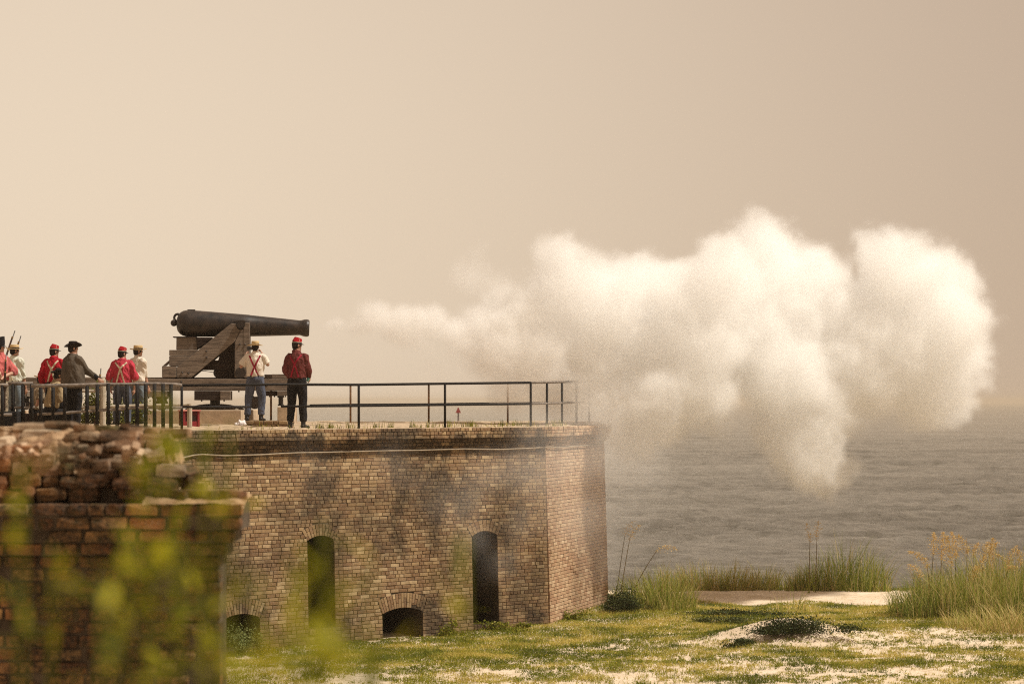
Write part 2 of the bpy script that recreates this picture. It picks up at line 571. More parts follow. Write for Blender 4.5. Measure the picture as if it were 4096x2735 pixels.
# sills
for ai in (0, 1):
    a = ARCH[ai]
    n = 8
    for k in range(n):
        u = a.c - a.hw + 2 * a.hw * (k + .5) / n
        m = MB(); m.box((0, 0, 0), (2 * a.hw / n - .01, 0.24, 0.1))
        o = m.build('sill_brick', BRICK, fort, bevel=0.005)
        o.matrix_world = Matrix.Translation(a.w.at(u, a.zb - 0.06 + random.gauss(0, .006), -0.10)) @ a.w.M3.to_4x4()
    if ai == 0:
        m = MB()
        m.add([a.w.at(a.c - a.hw, a.zb + .0, -.02), a.w.at(a.c + a.hw, a.zb + .0, -.02), a.w.at(a.c + a.hw, a.zb + .05, -.6), a.w.at(a.c - .1, a.zb + .13, -.6), a.w.at(a.c - a.hw, a.zb + .04, -.6), a.w.at(a.c - a.hw * .2, a.zb + .06, -.25)],
              [(0, 1, 5), (1, 2, 5), (2, 3, 5), (3, 4, 5), (4, 0, 5)])
        sand_sill = m

# --- rampart surface: sand, broken mortar and weeds
SANDC = simple('rampart_earth', (0.40, 0.30, 0.20), 0.95, 0.1, var=0.4, sc=6, bump=0.6)
def rampart():
    # polygon grid, height from noise, clipped to the plan
    plan = [Vector((-14, 35.6, 0)), Vector((-7.6, 36.2, 0)), L2, A2, B2, C2, Vector((1.6, 51.2, 0)), Vector((-3.2, 47.2, 0)), Vector((-4.6, 49.5, 0)), Vector((-14, 49.5, 0))]
    off = 0.13
    me_v = []
    def inside(p):
        c = False; n = len(plan)
        for i in range(n):
            a, b = plan[i], plan[(i + 1) % n]
            if (a.y > p.y) != (b.y > p.y) and p.x < (b.x - a.x) * (p.y - a.y) / (b.y - a.y) + a.x: c = not c
        return c
    from mathutils.geometry import delaunay_2d_cdt
    pts = [Vector((p.x, p.y)) for p in plan]
    # push the front vertices out over the cornice
    k = [(2, WL.n * off), (3, (WF.n) * off), (4, (WF.n + WK.n) * off * .52), (5, WK.n * off)]
    for i, v in k: pts[i] = pts[i] + Vector((v.x, v.y))
    n = len(pts)
    edges = [(i, (i + 1) % n) for i in range(n)]
    y = 36.0
    while y < 51:
        x = -13.8
        while x < 2.4:
            p = Vector((x + random.uniform(-.06, .06), y + random.uniform(-.06, .06), 0))
            if inside(p): pts.append(Vector((p.x, p.y)))
            x += 0.22
        y += 0.22
    vo, eo, fo, *_ = delaunay_2d_cdt(pts, edges, [tuple(range(n))], 1, 1e-4)
    V = []
    def edge_dist(p):
        d = 9
        for w in (WF, WK, WL):
            q = Vector((p.x, p.y, 0)) - w.P
            u = q.dot(w.u)
            if -.3 < u < w.len + .3: d = min(d, abs(q.dot(w.n) - off))
        return d
    for p in vo:
        e = edge_dist(p)
        z = T - 0.012 + min(1, max(0, e - .4) / 3.2) * 0.075 + (min(1, e / .3)) * (0.05 * mnoise.noise(Vector((p.x * 1.3, p.y * 1.3, 0))) + 0.03 * mnoise.noise(Vector((p.x * 5, p.y * 5, 2))))
        V.append((p.x, p.y, z))
    m = MB(); m.add(V, [tuple(f) for f in fo])
    o = m.build('rampart_top', SANDC, smooth=True)
    tag(o, kind='structure')
    return o
rampart()
bpy.context.view_layer.update()

# --- cable tacked along the wall under the cornice
CABLE = simple('cable_grey', (0.30, 0.24, 0.17), 0.7, 0.2)
m = MB(); pts = []
for (px, py) in ((700, 1838), (740, 1830), (780, 1820)):
    u, z = WL.hit(px, py); pts.append(WL.at(min(u, WL.len - .02), z, 0.03))
for (px, py) in ((812, 1817), (900, 1822), (1050, 1818), (1130, 1813), (1200, 1810), (1320, 1808), (1500, 1803), (1690, 1800), (1860, 1795), (2000, 1797), (2120, 1792), (2170, 1789)):
    u, z = WF.hit(px, py); pts.append(WF.at(u, z, 0.045))
for (px, py) in ((2200, 1786), (2230, 1789), (2270, 1787), (2300, 1783), (2360, 1781), (2408, 1778)):
    u, z = WK.hit(px, py); pts.append(WK.at(u, z, 0.045))
m.tube(pts, 0.015, 6)
tag(m.build('cable', CABLE, smooth=True), 'thin grey cable strung along the brick wall under its cornice', 'cable')

# ------------------------------------------------------------------ railings
PIPE = simple('black_pipe', (0.014, 0.012, 0.011), 0.75, 0.15, 0.0, var=.5, sc=20)
WEATHER = simple('worn_pipe', (0.17, 0.14, 0.115), 0.8, 0.3, 0.0, var=.5, sc=14)
def rail_z(frac, Y): return HC - 0.555 + 0.93 * frac
def railing(label, top, mid, posts, mt, mp, r=0.027, pr=None, group='pipe railings round the rampart'):
    root = thing('pipe_railing', label, 'railing', top[0] * 1.0, 0, group)
    loc = Vector(root.location); loc.z = T; root.location = loc
    def mk(name, pts, rr, mat):
        m = MB(); m.tube([Vector(p) - loc for p in pts], rr, 8); return m.build(name, mat, root, smooth=True)
    mk('top_rail', top, r, mt)
    for seg in mid: mk('middle_rail', seg, r * .85, mt)
    for a, b in posts: mk('post', [a, b], pr or r * .95, mp)
    return root
def post(px, ptop, pbot, Y): return (at(px, ptop, Y), at(px, pbot, Y))
def yn(px): return 1 / (0.02469 - 0.00000226 * (px - 1200)) + 0.30       # near railing follows the front wall
def yfk(px):                                                             # along the flank
    return yn(2123) + (px - 2123) / (2357 - 2123) * 3.9
# near railing
near_top = [at(px, py, yn(px)) for px, py in ((730, 1541), (1100, 1537), (1435, 1538.5), (1780, 1534), (2123, 1530))]
near_mid = [[at(px, py, yn(px)) for px, py in ((730, 1627), (1000, 1627))], [at(px, py, yn(px)) for px, py in ((1125, 1625), (1435, 1623), (1780, 1619), (2123, 1615))]]
railing('black pipe railing along the front edge of the brick bastion', near_top, near_mid,
        [post(727, 1541, 1722, yn(727)), post(1435, 1538, 1713, yn(1435)), post(1780, 1534, 1709, yn(1780)), post(2123, 1530, 1703, yn(2123))], PIPE, PIPE)
fl_top = [at(px, py, yfk(px)) for px, py in ((2123, 1530), (2190, 1529), (2250, 1527), (2306, 1526), (2357, 1524))]
fl_mid = [[at(px, py, yfk(px)) for px, py in ((2123, 1615), (2190, 1613), (2250, 1611), (2306, 1609), (2357, 1606))]]
railing('short black pipe railing along the flank at the smoky corner', fl_top, fl_mid,
        [post(2188, 1529, 1694, yfk(2188)), post(2248, 1527, 1694, yfk(2248)), post(2306, 1526, 1693, yfk(2306)), post(2357, 1524, 1690, yfk(2357))], WEATHER, PIPE)
def yf(px): return yn(px) / 0.905
fr_top = [at(px, py, yf(px)) for px, py in ((940, 1541), (1402, 1537.5), (1715, 1535.5), (2031, 1530.5), (2350, 1524))]
fr_mid = [[at(px, py, yf(px)) for px, py in ((1240, 1620), (1402, 1617.5), (1715, 1615.5), (2031, 1611), (2350, 1607))]]
RUST = simple('rusty_pipe', (0.16, 0.085, 0.04), 0.85, 0.2, var=.6, sc=10)
railing('rust flecked pipe railing on the seaward edge behind the front one', fr_top, fr_mid,
        [post(1084, 1541, 1696, yf(1084)), post(1402, 1537, 1698, yf(1402)), post(1715, 1536, 1695, yf(1715)), post(2031, 1531, 1694, yf(2031))], PIPE, RUST, r=0.024)
# wavy worn railing on the left, before the group
def c1(x, y, Y): return at(x / 2.851, 1200 + y / 2.851, Y)
YL = 38.2
lt = [c1(x, y, YL + (x - 1000) / 2600) for x, y in ((355, 978), (600, 974), (900, 968), (1120, 962), (1240, 962), (1450, 962), (1560, 955), (1800, 955), (2000, 962), (2076, 970))]
lm = [[c1(x, y, YL) for x, y in ((425, 1300), (610, 1292), (760, 1285), (900, 1272), (1120, 1258), (1180, 1256))],
      [c1(x, y, YL) for x, y in ((1130, 1254), (1240, 1250), (1400, 1240), (1500, 1228), (1700, 1226), (1850, 1224), (2076, 1226))]]
lp = [(c1(x, t_, YL), c1(x + dx, b_, YL)) for x, dx, t_, b_ in ((465, 2, 980, 1295), (605, 2, 975, 1330), (740, 0, 972, 1275), (993, 0, 965, 1262), (1112, -6, 965, 1535), (1235, 4, 950, 1490), (1337, 0, 965, 1540), (1450, 0, 960, 1230), (1565, 0, 955, 1460), (1662, 0, 955, 1225), (1762, 0, 955, 1450), (1860, 0, 955, 1230), (1950, 0, 960, 1490))]
lp = [(a, Vector((b.x, b.y, T))) for a, b in lp]
railing('worn grey pipe railing with close black posts before the standing group', lt, lm, lp, WEATHER, PIPE, r=0.032, pr=0.036)
l2 = [c1(x, y, YL + .5) for x, y in ((95, 953), (230, 952), (372, 950))]
railing('short worn rail length over the pale jeans and straw hat', l2, [[c1(x, y, YL + .5) for x, y in ((110, 1228), (240, 1226), (395, 1222))]],
        [(c1(150, 953, YL + .5), Vector((c1(150, 0, YL + .5).x, YL + .5, T))), (c1(262, 953, YL + .5), Vector((c1(262, 0, YL + .5).x, YL + .5, T))), (c1(362, 953, YL + .5), Vector((c1(362, 0, YL + .5).x, YL + .5, T)))], WEATHER, PIPE, r=0.032, pr=0.036)
l3 = [c1(x, y, YL - .4) for x, y in ((-160, 968), (0, 968), (90, 968))]
railing('worn rail length over the man with the tall black cap', l3, [[c1(x, y, YL - .4) for x, y in ((-160, 1308), (0, 1306), (135, 1304))]],
        [(c1(28, 968, YL - .4), Vector((c1(28, 0, YL - .4).x, YL - .4, T))), (c1(-110, 968, YL - .4), Vector((c1(-110, 0, YL - .4).x, YL - .4, T)))], WEATHER, PIPE, r=0.032, pr=0.036)

# ------------------------------------------------------------------ things on the rampart
CONC = simple('concrete', (0.46, 0.35, 0.24), 0.9, 0.15, var=.22, sc=5, bump=.4)
ROCK = simple('grey_stone', (0.2, 0.16, 0.11), 0.9, 0.15, var=.3, sc=6, bump=.5)
YC = 45.0
def c2(x, y, Y=YC): return at(600 + x / 2.851, 1200 + y / 2.851, Y)
ZP = c2(0, 1257, 43.6).z           # top of the gun platform
g = 'concrete platform blocks under the gun'
def block(x0, x1, y0, y1, z0, z1, label, name='concrete_block', mat=CONC, cat='concrete block', group=None, bev=0.012):
    c = Vector(((x0 + x1) / 2, (y0 + y1) / 2, (z0 + z1) / 2))
    m = MB(); m.box((0, 0, 0), (x1 - x0, y1 - y0, z1 - z0))
    o = m.build(name, mat, bevel=bev); o.location = c
    return tag(o, label, cat, group)
xa, xb, xc = c2(-75, 0, 43.6).x, c2(330, 0, 43.6).x, c2(1040, 0, 43.6).x
block(xa, xb + .25, 43.6, 47.6, T - .1, ZP, 'concrete platform block left of the red box', group=g)
block(xb + .253, xc, 43.6, 47.6, T - .1, ZP + .004, 'pale concrete platform block between red box and brick plinth', group=g)
block(c2(1440, 0, 44).x, c2(1590, 0, 44).x, 44.2, 45.6, T - .1, c2(0, 1207, 44).z - .02, 'small pale concrete pier beneath the front truck wheel', group=g)
block(c1(228, 0, 44).x, c1(352, 0, 44).x, 43.6, 46.5, T - .1, ZP, 'concrete platform block behind the pale jeans', group=g)
# mound of the pintle
m = MB()
cx0 = (c2(370, 0).x + c2(1045, 0).x) / 2; rr = (c2(1045, 0).x - c2(370, 0).x) / 2
m.lathe([(0, rr), (.03, rr * .99), (.075, rr * .80), (.12, rr * .52), (.135, rr * .3), (.14, .05)], 40)
o = m.build('pintle_mound', ROCK, smooth=True); o.location = (cx0, 45.4, ZP)
tag(o, 'low dark stone mound under the middle of the gun chassis', 'stone mound')

# --- the gun
IRON = NT('black_iron'); v = IRON.obj()
ci = IRON.mix(IRON.ramp(IRON.noise(v, 5, 6, .65), .35, .7), (0.008, 0.007, 0.007), (0.050, 0.034, 0.025))
IRON.bump(IRON.noise(v, 70, 4), .25, .004)
IRON = IRON.done(ci, 0.40, 0.40)
def wood_mat(name, a, b, ax_=(1, 14, 14), dark=1.0):
    t = NT(name); v = t.obj()
    g1 = t.noise(t.scale(v, ax_), 1.6, 6, .65, .6)
    g2 = t.noise(t.scale(v, tuple(k * 3 for k in ax_)), 3, 4, .7)
    c = t.mix(t.ramp(g1, .32, .68), a, b)
    c = t.mix(t.ramp(g2, .42, .62, 0, .5), c, tuple(k * .4 for k in a))
    t.bump(g2, .6, .006)
    return t.done(c, .9, .15)
WOOD = wood_mat('grey_timber', (0.10, 0.076, 0.058), (0.31, 0.245, 0.19))
WOODD = wood_mat('dark_timber', (0.022, 0.014, 0.011), (0.055, 0.038, 0.03))

K = 517.3
def gx(x): return (x - 1040) / K
def gz(y): return -(y - 1154.7) / K      # relative to eye height
gun_yaw = R(6)
GO = c2(1040, 1154.7, YC)                # eye level, trunnion line
gun = thing('cannon', 'long black iron cannon barrel aimed out to sea over its timber carriage', 'cannon', GO, gun_yaw)
tilt = math.atan2(gz(313) - gz(267), gx(1700) - gx(430))
p0 = Vector((gx(312), 0, gz(263)))
axd = Vector((math.cos(tilt), 0, math.sin(tilt)))
Mb = Matrix.Translation(p0) @ Matrix((Vector((0, 1, 0)), Vector((-math.sin(tilt), 0, math.cos(tilt))), axd)).transposed().to_4x4()
m = MB()
m.lathe([(0.0, 0.03), (0.004, .10), (.03, .18), (.08, .238), (.14, .272), (.2, .287), (.26, .291), (.5, .286), (.8, .275), (1.1, .262), (1.4, .249), (1.58, .241), (1.60, .235), (2.0, .211), (2.4, .184), (2.62, .169), (2.69, .163),
         (2.72, .168), (2.78, .186), (2.83, .193), (2.87, .19), (2.90, .172), (2.905, .15), (2.905, .085), (2.5, .08), (2.49, .01)], 48, Mb)
barrel = m.build('barrel', IRON, gun, smooth=True)
m = MB(); m.tube([(-.001, -.50, 0), (0, .50, 0)], .094, 24)
o = m.build('trunnion', IRON, gun, smooth=False); o.location = (gx(1040), 0, gz(290))
m = MB(); m.tube([(0, -.56, 0), (0, -.50, 0)], .07, 20); o = m.build('trunnion_cap', IRON, gun); o.location = (gx(1040), 0, gz(290))
# cascabel
m = MB(); m.ball((gx(282), 0, gz(264)), .075, 16, 10); m.tube([(gx(282), 0, gz(264)), (gx(330), 0, gz(262))], .05, 12)
m.ball((gx(352), 0, gz(268)), .07, 14, 8)
m.build('cascabel_knob', IRON, gun, smooth=True)
m = MB()
V, F = [], []
for i in range(20):
    a = 2 * math.pi * i / 20
    for k in range(8):
        b = 2 * math.pi * k / 8
        rr_ = .077 + .026 * math.cos(b)
        V.append((gx(325) + rr_ * math.cos(a), .026 * math.sin(b), gz(205) + rr_ * math.sin(a) * 1.05))
for i in range(20):
    for k in range(8): F.append((i * 8 + k, ((i + 1) % 20) * 8 + k, ((i + 1) % 20) * 8 + (k + 1) % 8, i * 8 + (k + 1) % 8))
m.add(V, F); m.build('cascabel_ring', IRON, gun, smooth=True)
m = MB(); m.box((gx(478), 0, gz(116)), (.17, .1, .022)); m.build('sight_plate', IRON, gun, bevel=.005)

car = thing('gun_carriage', 'triangular grey timber carriage holding the black cannon barrel', 'gun carriage', GO, gun_yaw)
def slab(poly, y0, y1, mat, name='timber', parent=car, bev=0.008):
    P = [Vector((gx(x), y0, gz(y))) for x, y in poly]
    m = MB(); m.prism(P, (0, y1 - y0, 0))
    # faces may be wound either way: fix normals
    o = m.build(name, mat, parent, bevel=bev)
    bm = bmesh.new(); bm.from_mesh(o.data); bmesh.ops.recalc_face_normals(bm, faces=bm.faces); bm.to_mesh(o.data); bm.free()
    return o
for s, (ya, yb) in ((0, (-.47, -.30)), (1, (.30, .47))):
    slab([(935, 276), (998, 282), (1002, 330), (1035, 350), (975, 478), (488, 888), (330, 888), (326, 768), (342, 762)], ya + .002, yb + .004, WOOD, 'diagonal_brace')
    slab([(1003, 336), (1034, 352), (1062, 342), (1062, 886), (972, 886), (976, 484), (1036, 353)][0:0] or [(978, 484), (1040, 345), (1066, 345), (1066, 886), (972, 886)], ya + .004, yb - .004, WOOD, 'upright_timber')
    slab([(1069, 345), (1088, 268), (1143, 266), (1143, 886), (1069, 886)], ya, yb, WOOD, 'upright_timber')
    slab([(1006, 240), (1085, 240), (1100, 262), (1085, 268), (1075, 258), (1005, 254), (960, 262), (950, 256)], ya + .03, yb - .03, IRON, 'cap_square', bev=.003)
    for (bx, by) in ((388, 832), (457, 838), (658, 590), (660, 660), (1030, 510), (1090, 515)):
        m = MB(); m.ball((gx(bx), ya - .002 if s == 0 else yb + .002, gz(by)), (.022, .015, .022), 10, 6); m.build('bolt', IRON, car, smooth=True)
    slab([(165, 757), (323, 763), (323, 884), (165, 884)], ya - .05, yb, WOOD, 'rear_block')
slab([(240, 575), (562, 573), (562, 640), (240, 640)], -.36, .36, WOOD, 'rear_transom')
slab([(240, 644), (562, 644), (562, 755), (240, 755)], -.37, .35, WOOD, 'rear_transom')
slab([(316, 432), (538, 432), (552, 560), (540, 571), (314, 571)], -.22, .22, WOOD, 'elevating_block')
slab([(277, 421), (541, 421), (541, 430), (277, 430)], -.26, .26, WOODD, 'wedge_board', bev=.002)
slab([(165, 754), (238, 690), (238, 720), (200, 754)], -.3, -.05, WOOD, 'wedge_board')
slab([(590, 690), (1000, 690), (1000, 797), (560, 797)], -.29, .29, WOODD, 'transom')
slab([(800, 480), (968, 470), (968, 888), (772, 888), (752, 800), (800, 640)], -.28, .28, WOODD, 'transom')
slab([(540, 430), (720, 430), (620, 520), (552, 560)], -.24, .29, WOODD, 'transom')
for xx in (790, 1040):
    m = MB(); m.tube([(gx(xx), -.5 if xx > 900 else -.26, gz(832)), (gx(xx), .5 if xx > 900 else .26, gz(832))], .115, 24); m.build('truck_wheel', IRON, car)
m = MB(); m.tube([(gx(480), -.31, gz(800)), (gx(640), -.31, gz(812)), (gx(755), -.31, gz(828))], .008, 6); m.build('lanyard', IRON, car)

ch = thing('gun_chassis', 'long low timber chassis with iron truck wheels under the gun carriage', 'gun chassis', GO, gun_yaw)
def cslab(x0, y0, x1, y1, a, b, mat=WOOD, name='rail', bev=.008): return slab([(x0, y0), (x1, y0), (x1, y1), (x0, y1)], a, b, mat, name, ch, bev)
cslab(-60, 900, 1600, 1034, -.52, -.30, WOOD, 'chassis_rail')
cslab(-1480, 888, -64, 1034, -.52, -.30, WOOD, 'chassis_rail')
cslab(-1480, 880, 1590, 1030, .30, .52, WOOD, 'chassis_rail')
cslab(-700, 882, -90, 897, -.50, -.32, WOOD, 'wedge_board')
cslab(1300, 845, 1575, 897, .28, .50, WOOD, 'stop_block')
cslab(1390, 847, 1575, 897, -.50, -.31, WOOD, 'stop_block')
cslab(526, 1036, 814, 1141, -.6, .5, WOODD, 'cross_timber')
cslab(816, 1036, 931, 1140, -.66, .55, WOOD, 'cross_timber')
cslab(0, 1036, 222, 1107, -.6, .5, WOOD, 'cross_timber')
cslab(-1455, 1036, -1340, 1100, -.6, .5, WOOD, 'cross_timber')
cslab(1300, 1036, 1448, 1092, -.50, .5, WOODD, 'cross_timber')
cslab(1450, 1036, 1566, 1088, -.6, .5, WOOD, 'cross_timber')
cslab(300, 884, 1200, 898, -.28, .28, WOODD, 'deck_board')
m = MB(); m.tube([(gx(745), 0, gz(1141)), (gx(745), 0, gz(1215))], .11, 16); m.build('pintle', IRON, ch)
for (xx, zt, zb, rr_) in ((147, 1107, 1252, .118), (-1400, 1100, 1250, .11), (1490, 1090, 1203, .05), (1195, 1100, 1240, .10)):
    m = MB()
    for yy in (-.45, .40):
        if rr_ > .06:
            zc_ = gz(zb) + rr_
            m.tube([(gx(xx), yy - .05, zc_), (gx(xx), yy + .05, zc_)], rr_, 22)
            m.box((gx(xx), yy, (gz(zt) + zc_) / 2), (.16, .14, gz(zt) - zc_))
            m.box((gx(xx), yy, gz(zt) - .02), (.24, .16, .035))
        else:
            m.tube([(gx(xx), yy, gz(zb)), (gx(xx), yy, gz(zt))], rr_, 16)
            m.tube([(gx(xx), yy, gz(zb)), (gx(xx), yy, gz(zb) + .03)], .065, 16)
            m.tube([(gx(xx), yy, gz(zt) - .04), (gx(xx), yy, gz(zt))], .075, 16)
    tag(m.build('truck_wheel', IRON, ch, bevel=.004), kind='stuff' if False else None)
for bx in (1020, 1180, 1365, 1420, 1545, 605, 855, 15, 60, 205, -1380, 380):
    m = MB(); yb_ = 1036 if bx in (1020, 380) else (1141 if bx in (605, 855) else (1107 if bx in (15, 60, 205, -1380) else 1092))
    m.ball((gx(bx), -.45, gz(yb_ + 6)), .018, 8, 6); m.build('bolt', IRON, ch, smooth=True)
for bx in (380,):
    m = MB(); m.ball((gx(bx), -.522, gz(937)), .022, 8, 6); m.build('bolt', IRON, ch, smooth=True)

# --- brick plinth on which the photographer stands
pl = thing('brick_plinth', 'low plinth of worn bricks beneath the man with the boater', 'plinth', at(1050, 1714, 42.6))
px0, px1 = ax(968, 42.2), ax(1150, 42.2)
zt = HC - .412
m = MB(); m.box(((px0 + px1) / 2 - pl.location.x, .47, (zt + T) / 2 - pl.location.z - .01), (px1 - px0 - .03, 1.0, zt - T + .02)); m.build('core', MORTAR, pl)
hh = (zt - T + .02) / 2
for c in range(2):
    x = px0 + (0 if c else -.05)
    while x < px1 - .05:
        L = min(random.choice((.2, .21, .11)), px1 - x)
        V, F = brick_geo(L - .012, hh - .012, .16, rough=.006, bev=.01)
        mm = MB(); mm.add(V, F)
        o = mm.build('brick', BRICK, pl); o.rotation_euler = (0, 0, math.pi + random.gauss(0, .02)); o.location = Vector((x + L / 2, 42.55, T - .01 + hh * (c + .5))) - Vector(pl.location)
        x += L
for gx_ in range(8):
    for gy_ in range(4):
        mm = MB(); mm.box((0, 0, 0), ((px1 - px0) / 8 - .012, .22, .05), tint=0)
        o = mm.build('brick', BRICK, pl, bevel=.008)
        o.location = Vector((px0 + (px1 - px0) * (gx_ + .5) / 8, 42.72 + gy_ * .24, zt - .02 + random.gauss(0, .006))) - Vector(pl.location); o.rotation_euler = (random.gauss(0, .03), random.gauss(0, .03), random.gauss(0, .05))

# --- red box
RED = simple('red_paint', (0.20, 0.010, 0.014), .6, .4, var=.35, sc=5)
REDL = simple('pale_red_lid', (0.50, 0.20, 0.16), .8, .3, var=.2, sc=5)
rb = thing('red_box', 'dark red wooden box with a pale red lid beside the railing', 'box', (ax(757, 41.6), 41.6, T + .01), R(24))
w_, h_ = .30, .34
m = MB(); m.box((0, 0, h_ / 2), (w_, w_, h_)); m.build('body', simple('deep_red', (0.07, 0.006, 0.008), .7, .3), rb)
for sx in (-1, 1):
    for sy in (-1, 1):
        m = MB(); m.box((sx * w_ / 2, sy * w_ / 2, h_ / 2), (.045, .045, h_ + .004)); m.build('corner_post', RED, rb, bevel=.004)
for sy in (-1, 1):
    m = MB(); m.box((0, sy * (w_ / 2 + .004), .07), (w_ - .05, .012, .13)); m.build('panel', RED, rb, bevel=.003)
    m = MB(); m.box((sy * (w_ / 2 + .004), 0, .07), (.012, w_ - .05, .13)); m.build('panel', RED, rb, bevel=.003)
    m = MB(); m.box((0, sy * (w_ / 2 + .004), .2), (w_ - .12, .014, .1)); m.build('panel', DARK, rb, bevel=.003)
m = MB(); m.box((0, 0, h_ + .015), (w_ + .09, w_ + .09, .03)); m.build('lid', REDL, rb, bevel=.005)

# --- crumpled white bag
m = MB(); m.ball((0, 0, .06), (.12, .1, .075), 16, 10)
V = []
for p in m.v:
    q = Vector(p); k = 1 + .35 * mnoise.noise(q * 14) + .2 * mnoise.noise(q * 30)
    V.append((q.x * k, q.y * k, max(0, q.z * k)))
m.v = V
o = m.build('plastic_bag', simple('white_plastic', (.72, .66, .63), .5, .4, var=.1), smooth=False); o.location = (ax(962, 42.0), 42.0, T + .02)
tag(o, 'crumpled white plastic bag lying beside the brick plinth', 'bag')

# --- old post and rail fence behind the group
PALE = wood_mat('pale_post', (0.36, 0.30, 0.22), (0.56, 0.49, 0.38), (10, 10, 1.4))
fx = ax(411, 40.6)
fen = thing('wooden_fence', 'pale weathered post and rail fence beside the upright musket', 'fence', (fx, 40.6, T))
m = MB(); m.tube([(0, 0, -.02), (0.0, 0, .5), (.005, 0, .97), (.005, 0, 1.02)], [.062, .06, .056, .03], 10); m.build('post', PALE, fen)
for (xa_, xb_, py) in ((-1.1, .06, 1035), (-1.1, .06, 1222)):
    z = c1(0, py, 40.6).z - T
    m = MB(); m.tube([(xa_, .03, z + .01), (-.5, .03, z), (xb_, .0, z - .005)], [.028, .034, .03], 8); m.build('rail', PALE, fen)
z = c1(0, 1203, 40.6).z - T
m = MB(); m.tube([(.02, .02, z - .02), (.8, .04, z), (1.3, .05, z + .01), (1.75, .05, z + .02)], [.03, .034, .03, .028], 8); m.build('rail', PALE, fen)
m = MB(); m.tube([(-1.1, .03, -.02), (-1.1, .03, .75)], .055, 8); m.build('post', PALE, fen)
m = MB(); m.tube([(1.72, .05, -.02), (1.72, .05, .5)], .05, 8); m.build('post', PALE, fen)

# --- black chests used as seats
BLACK = simple('black_cloth', (0.012, 0.011, 0.011), .9, .2, var=.3)
m = MB(); m.box((0, 0, .0), (.62, .4, .30)); o = m.build('black_chest', BLACK, bevel=.02); o.location = (ax(205, 39.6), 40.0, T + .16)
tag(o, 'low black chest under the seated man in the tan jacket', 'chest')
m = MB(); m.box((0, 0, .0), (.62, .4, .36)); o = m.build('black_chest', BLACK, bevel=.02); o.location = (ax(14, 38.6), 38.6, T + .18)
tag(o, 'low black chest at the feet of the man with the tall black cap', 'chest')

# ------------------------------------------------------------------ sand, sea
def gz_(x, y):
    """height of the sand"""
    x = np.asarray(x, float); y = np.asarray(y, float)
    z = 0.10 * (fbm(x, y, 3, .35) - .5) + 0.05 * (fbm(x, y, 3, 1.7) - .5)
    def hump(cx, cy_, rx, ry, h, p=2): return h * np.exp(-(((x - cx) / rx) ** 2 + ((y - cy_) / ry) ** 2))
    z += hump(5.65, 41.4, 1.35, .75, .46)
    z += hump(8.6, 42.2, 2.0, .8, .12)
    z += hump(12.5, 45.5, 3.5, 3.0, .28)
    z += hump(-1.0, 37.0, 8, 2.0, .04)
    z += hump(6.8, 50.6, 3.6, 1.2, .10) + hump(2.6, 48.5, 1.5, 1.8, .12)
    edge = 52.3 + 0.5 * (fbm(x, y * 0, 2, .4) - .5)
    t = np.clip((y - edge) / 6.5, 0, 1)
    z = z - 3.4 * (t * t * (3 - 2 * t))
    z = z - np.clip((y - edge - 6.5) * 0.04, 0, 5)
    return z
xs = np.concatenate([np.linspace(-60, -9, 18), np.linspace(-8.5, 18, 330), np.linspace(19, 80, 20)])
ys = np.concatenate([np.linspace(-30, 30, 20), np.linspace(30.5, 62, 340), np.linspace(63, 90, 10)])
X, Y = np.meshgrid(xs, ys, indexing='ij')
Z = gz_(X, Y)
nx, ny = len(xs), len(ys)
I = np.arange(nx * ny).reshape(nx, ny)
F = np.stack([I[:-1, :-1], I[1:, :-1], I[1:, 1:], I[:-1, 1:]], -1).reshape(-1, 4)
t = NT('sand'); P_ = t.pos()
c = t.mix(t.ramp(t.noise(P_, 1.3, 5, .6), .35, .7), (0.74, 0.61, 0.46), (0.60, 0.47, 0.32))
c = t.mix(t.ramp(t.noise(P_, 7, 6, .7), .5, .72, 0, .7), c, (0.30, 0.21, 0.09))
t.bump(t.noise(P_, 28, 6, .75), .9, .03)
SAND = t.done(c, .95, .1)
o = link(bpy.data.objects.new('sand', mesh_np('sand', np.stack([X, Y, Z], -1).reshape(-1, 3), F, SAND, smooth=True)))
tag(o, kind='structure')

SEA_Z = -1.5
def waves(x, y):
    z = np.zeros_like(x)
    r = np.random.default_rng(3)
    for i in range(46):
        L = 0.8 * 1.085 ** i
        a = R(78) + r.normal(0, .75)
        k = 2 * math.pi / L
        ph = r.uniform(0, 6.28)
        w = k * (x * math.cos(a) + y * math.sin(a)) + ph + 2.2 * fbm(x, y, 2, .12 + i * .003)
        amp = 0.0125 * L ** .32
        z += amp * (1 - np.abs(np.sin(w / 2)) * 2) 
    return z
xs = np.concatenate([np.linspace(-150, -26, 60), np.linspace(-25.5, 60, 420), np.linspace(61, 170, 60)])
ys = 55 * (1.0065 ** np.arange(0, 340))
X, Y = np.meshgrid(xs, ys, indexing='ij')
fade = np.clip((ys[-1] - Y) / 150, 0, 1) * np.clip((X + 150) / 20, 0, 1) * np.clip((170 - X) / 20, 0, 1)
Z = SEA_Z + waves(X, Y) * fade * (.55 + .9 * fbm(X, Y, 3, .03))
nx, ny = len(xs), len(ys)
I = np.arange(nx * ny).reshape(nx, ny)
F = np.stack([I[:-1, :-1], I[1:, :-1], I[1:, 1:], I[:-1, 1:]], -1).reshape(-1, 4)
V = np.stack([X, Y, Z], -1).reshape(-1, 3)
b = len(V)
x0, x1, y0, y1, BG = xs[0], xs[-1], ys[0], ys[-1], 6000
ring = np.array([[x0, y0, SEA_Z], [x1, y0, SEA_Z], [x1, y1, SEA_Z], [x0, y1, SEA_Z], [-BG, y0, SEA_Z], [BG, y0, SEA_Z], [BG, BG, SEA_Z], [-BG, BG, SEA_Z], [BG, y1, SEA_Z], [-BG, y1, SEA_Z]])
V = np.concatenate([V, ring])
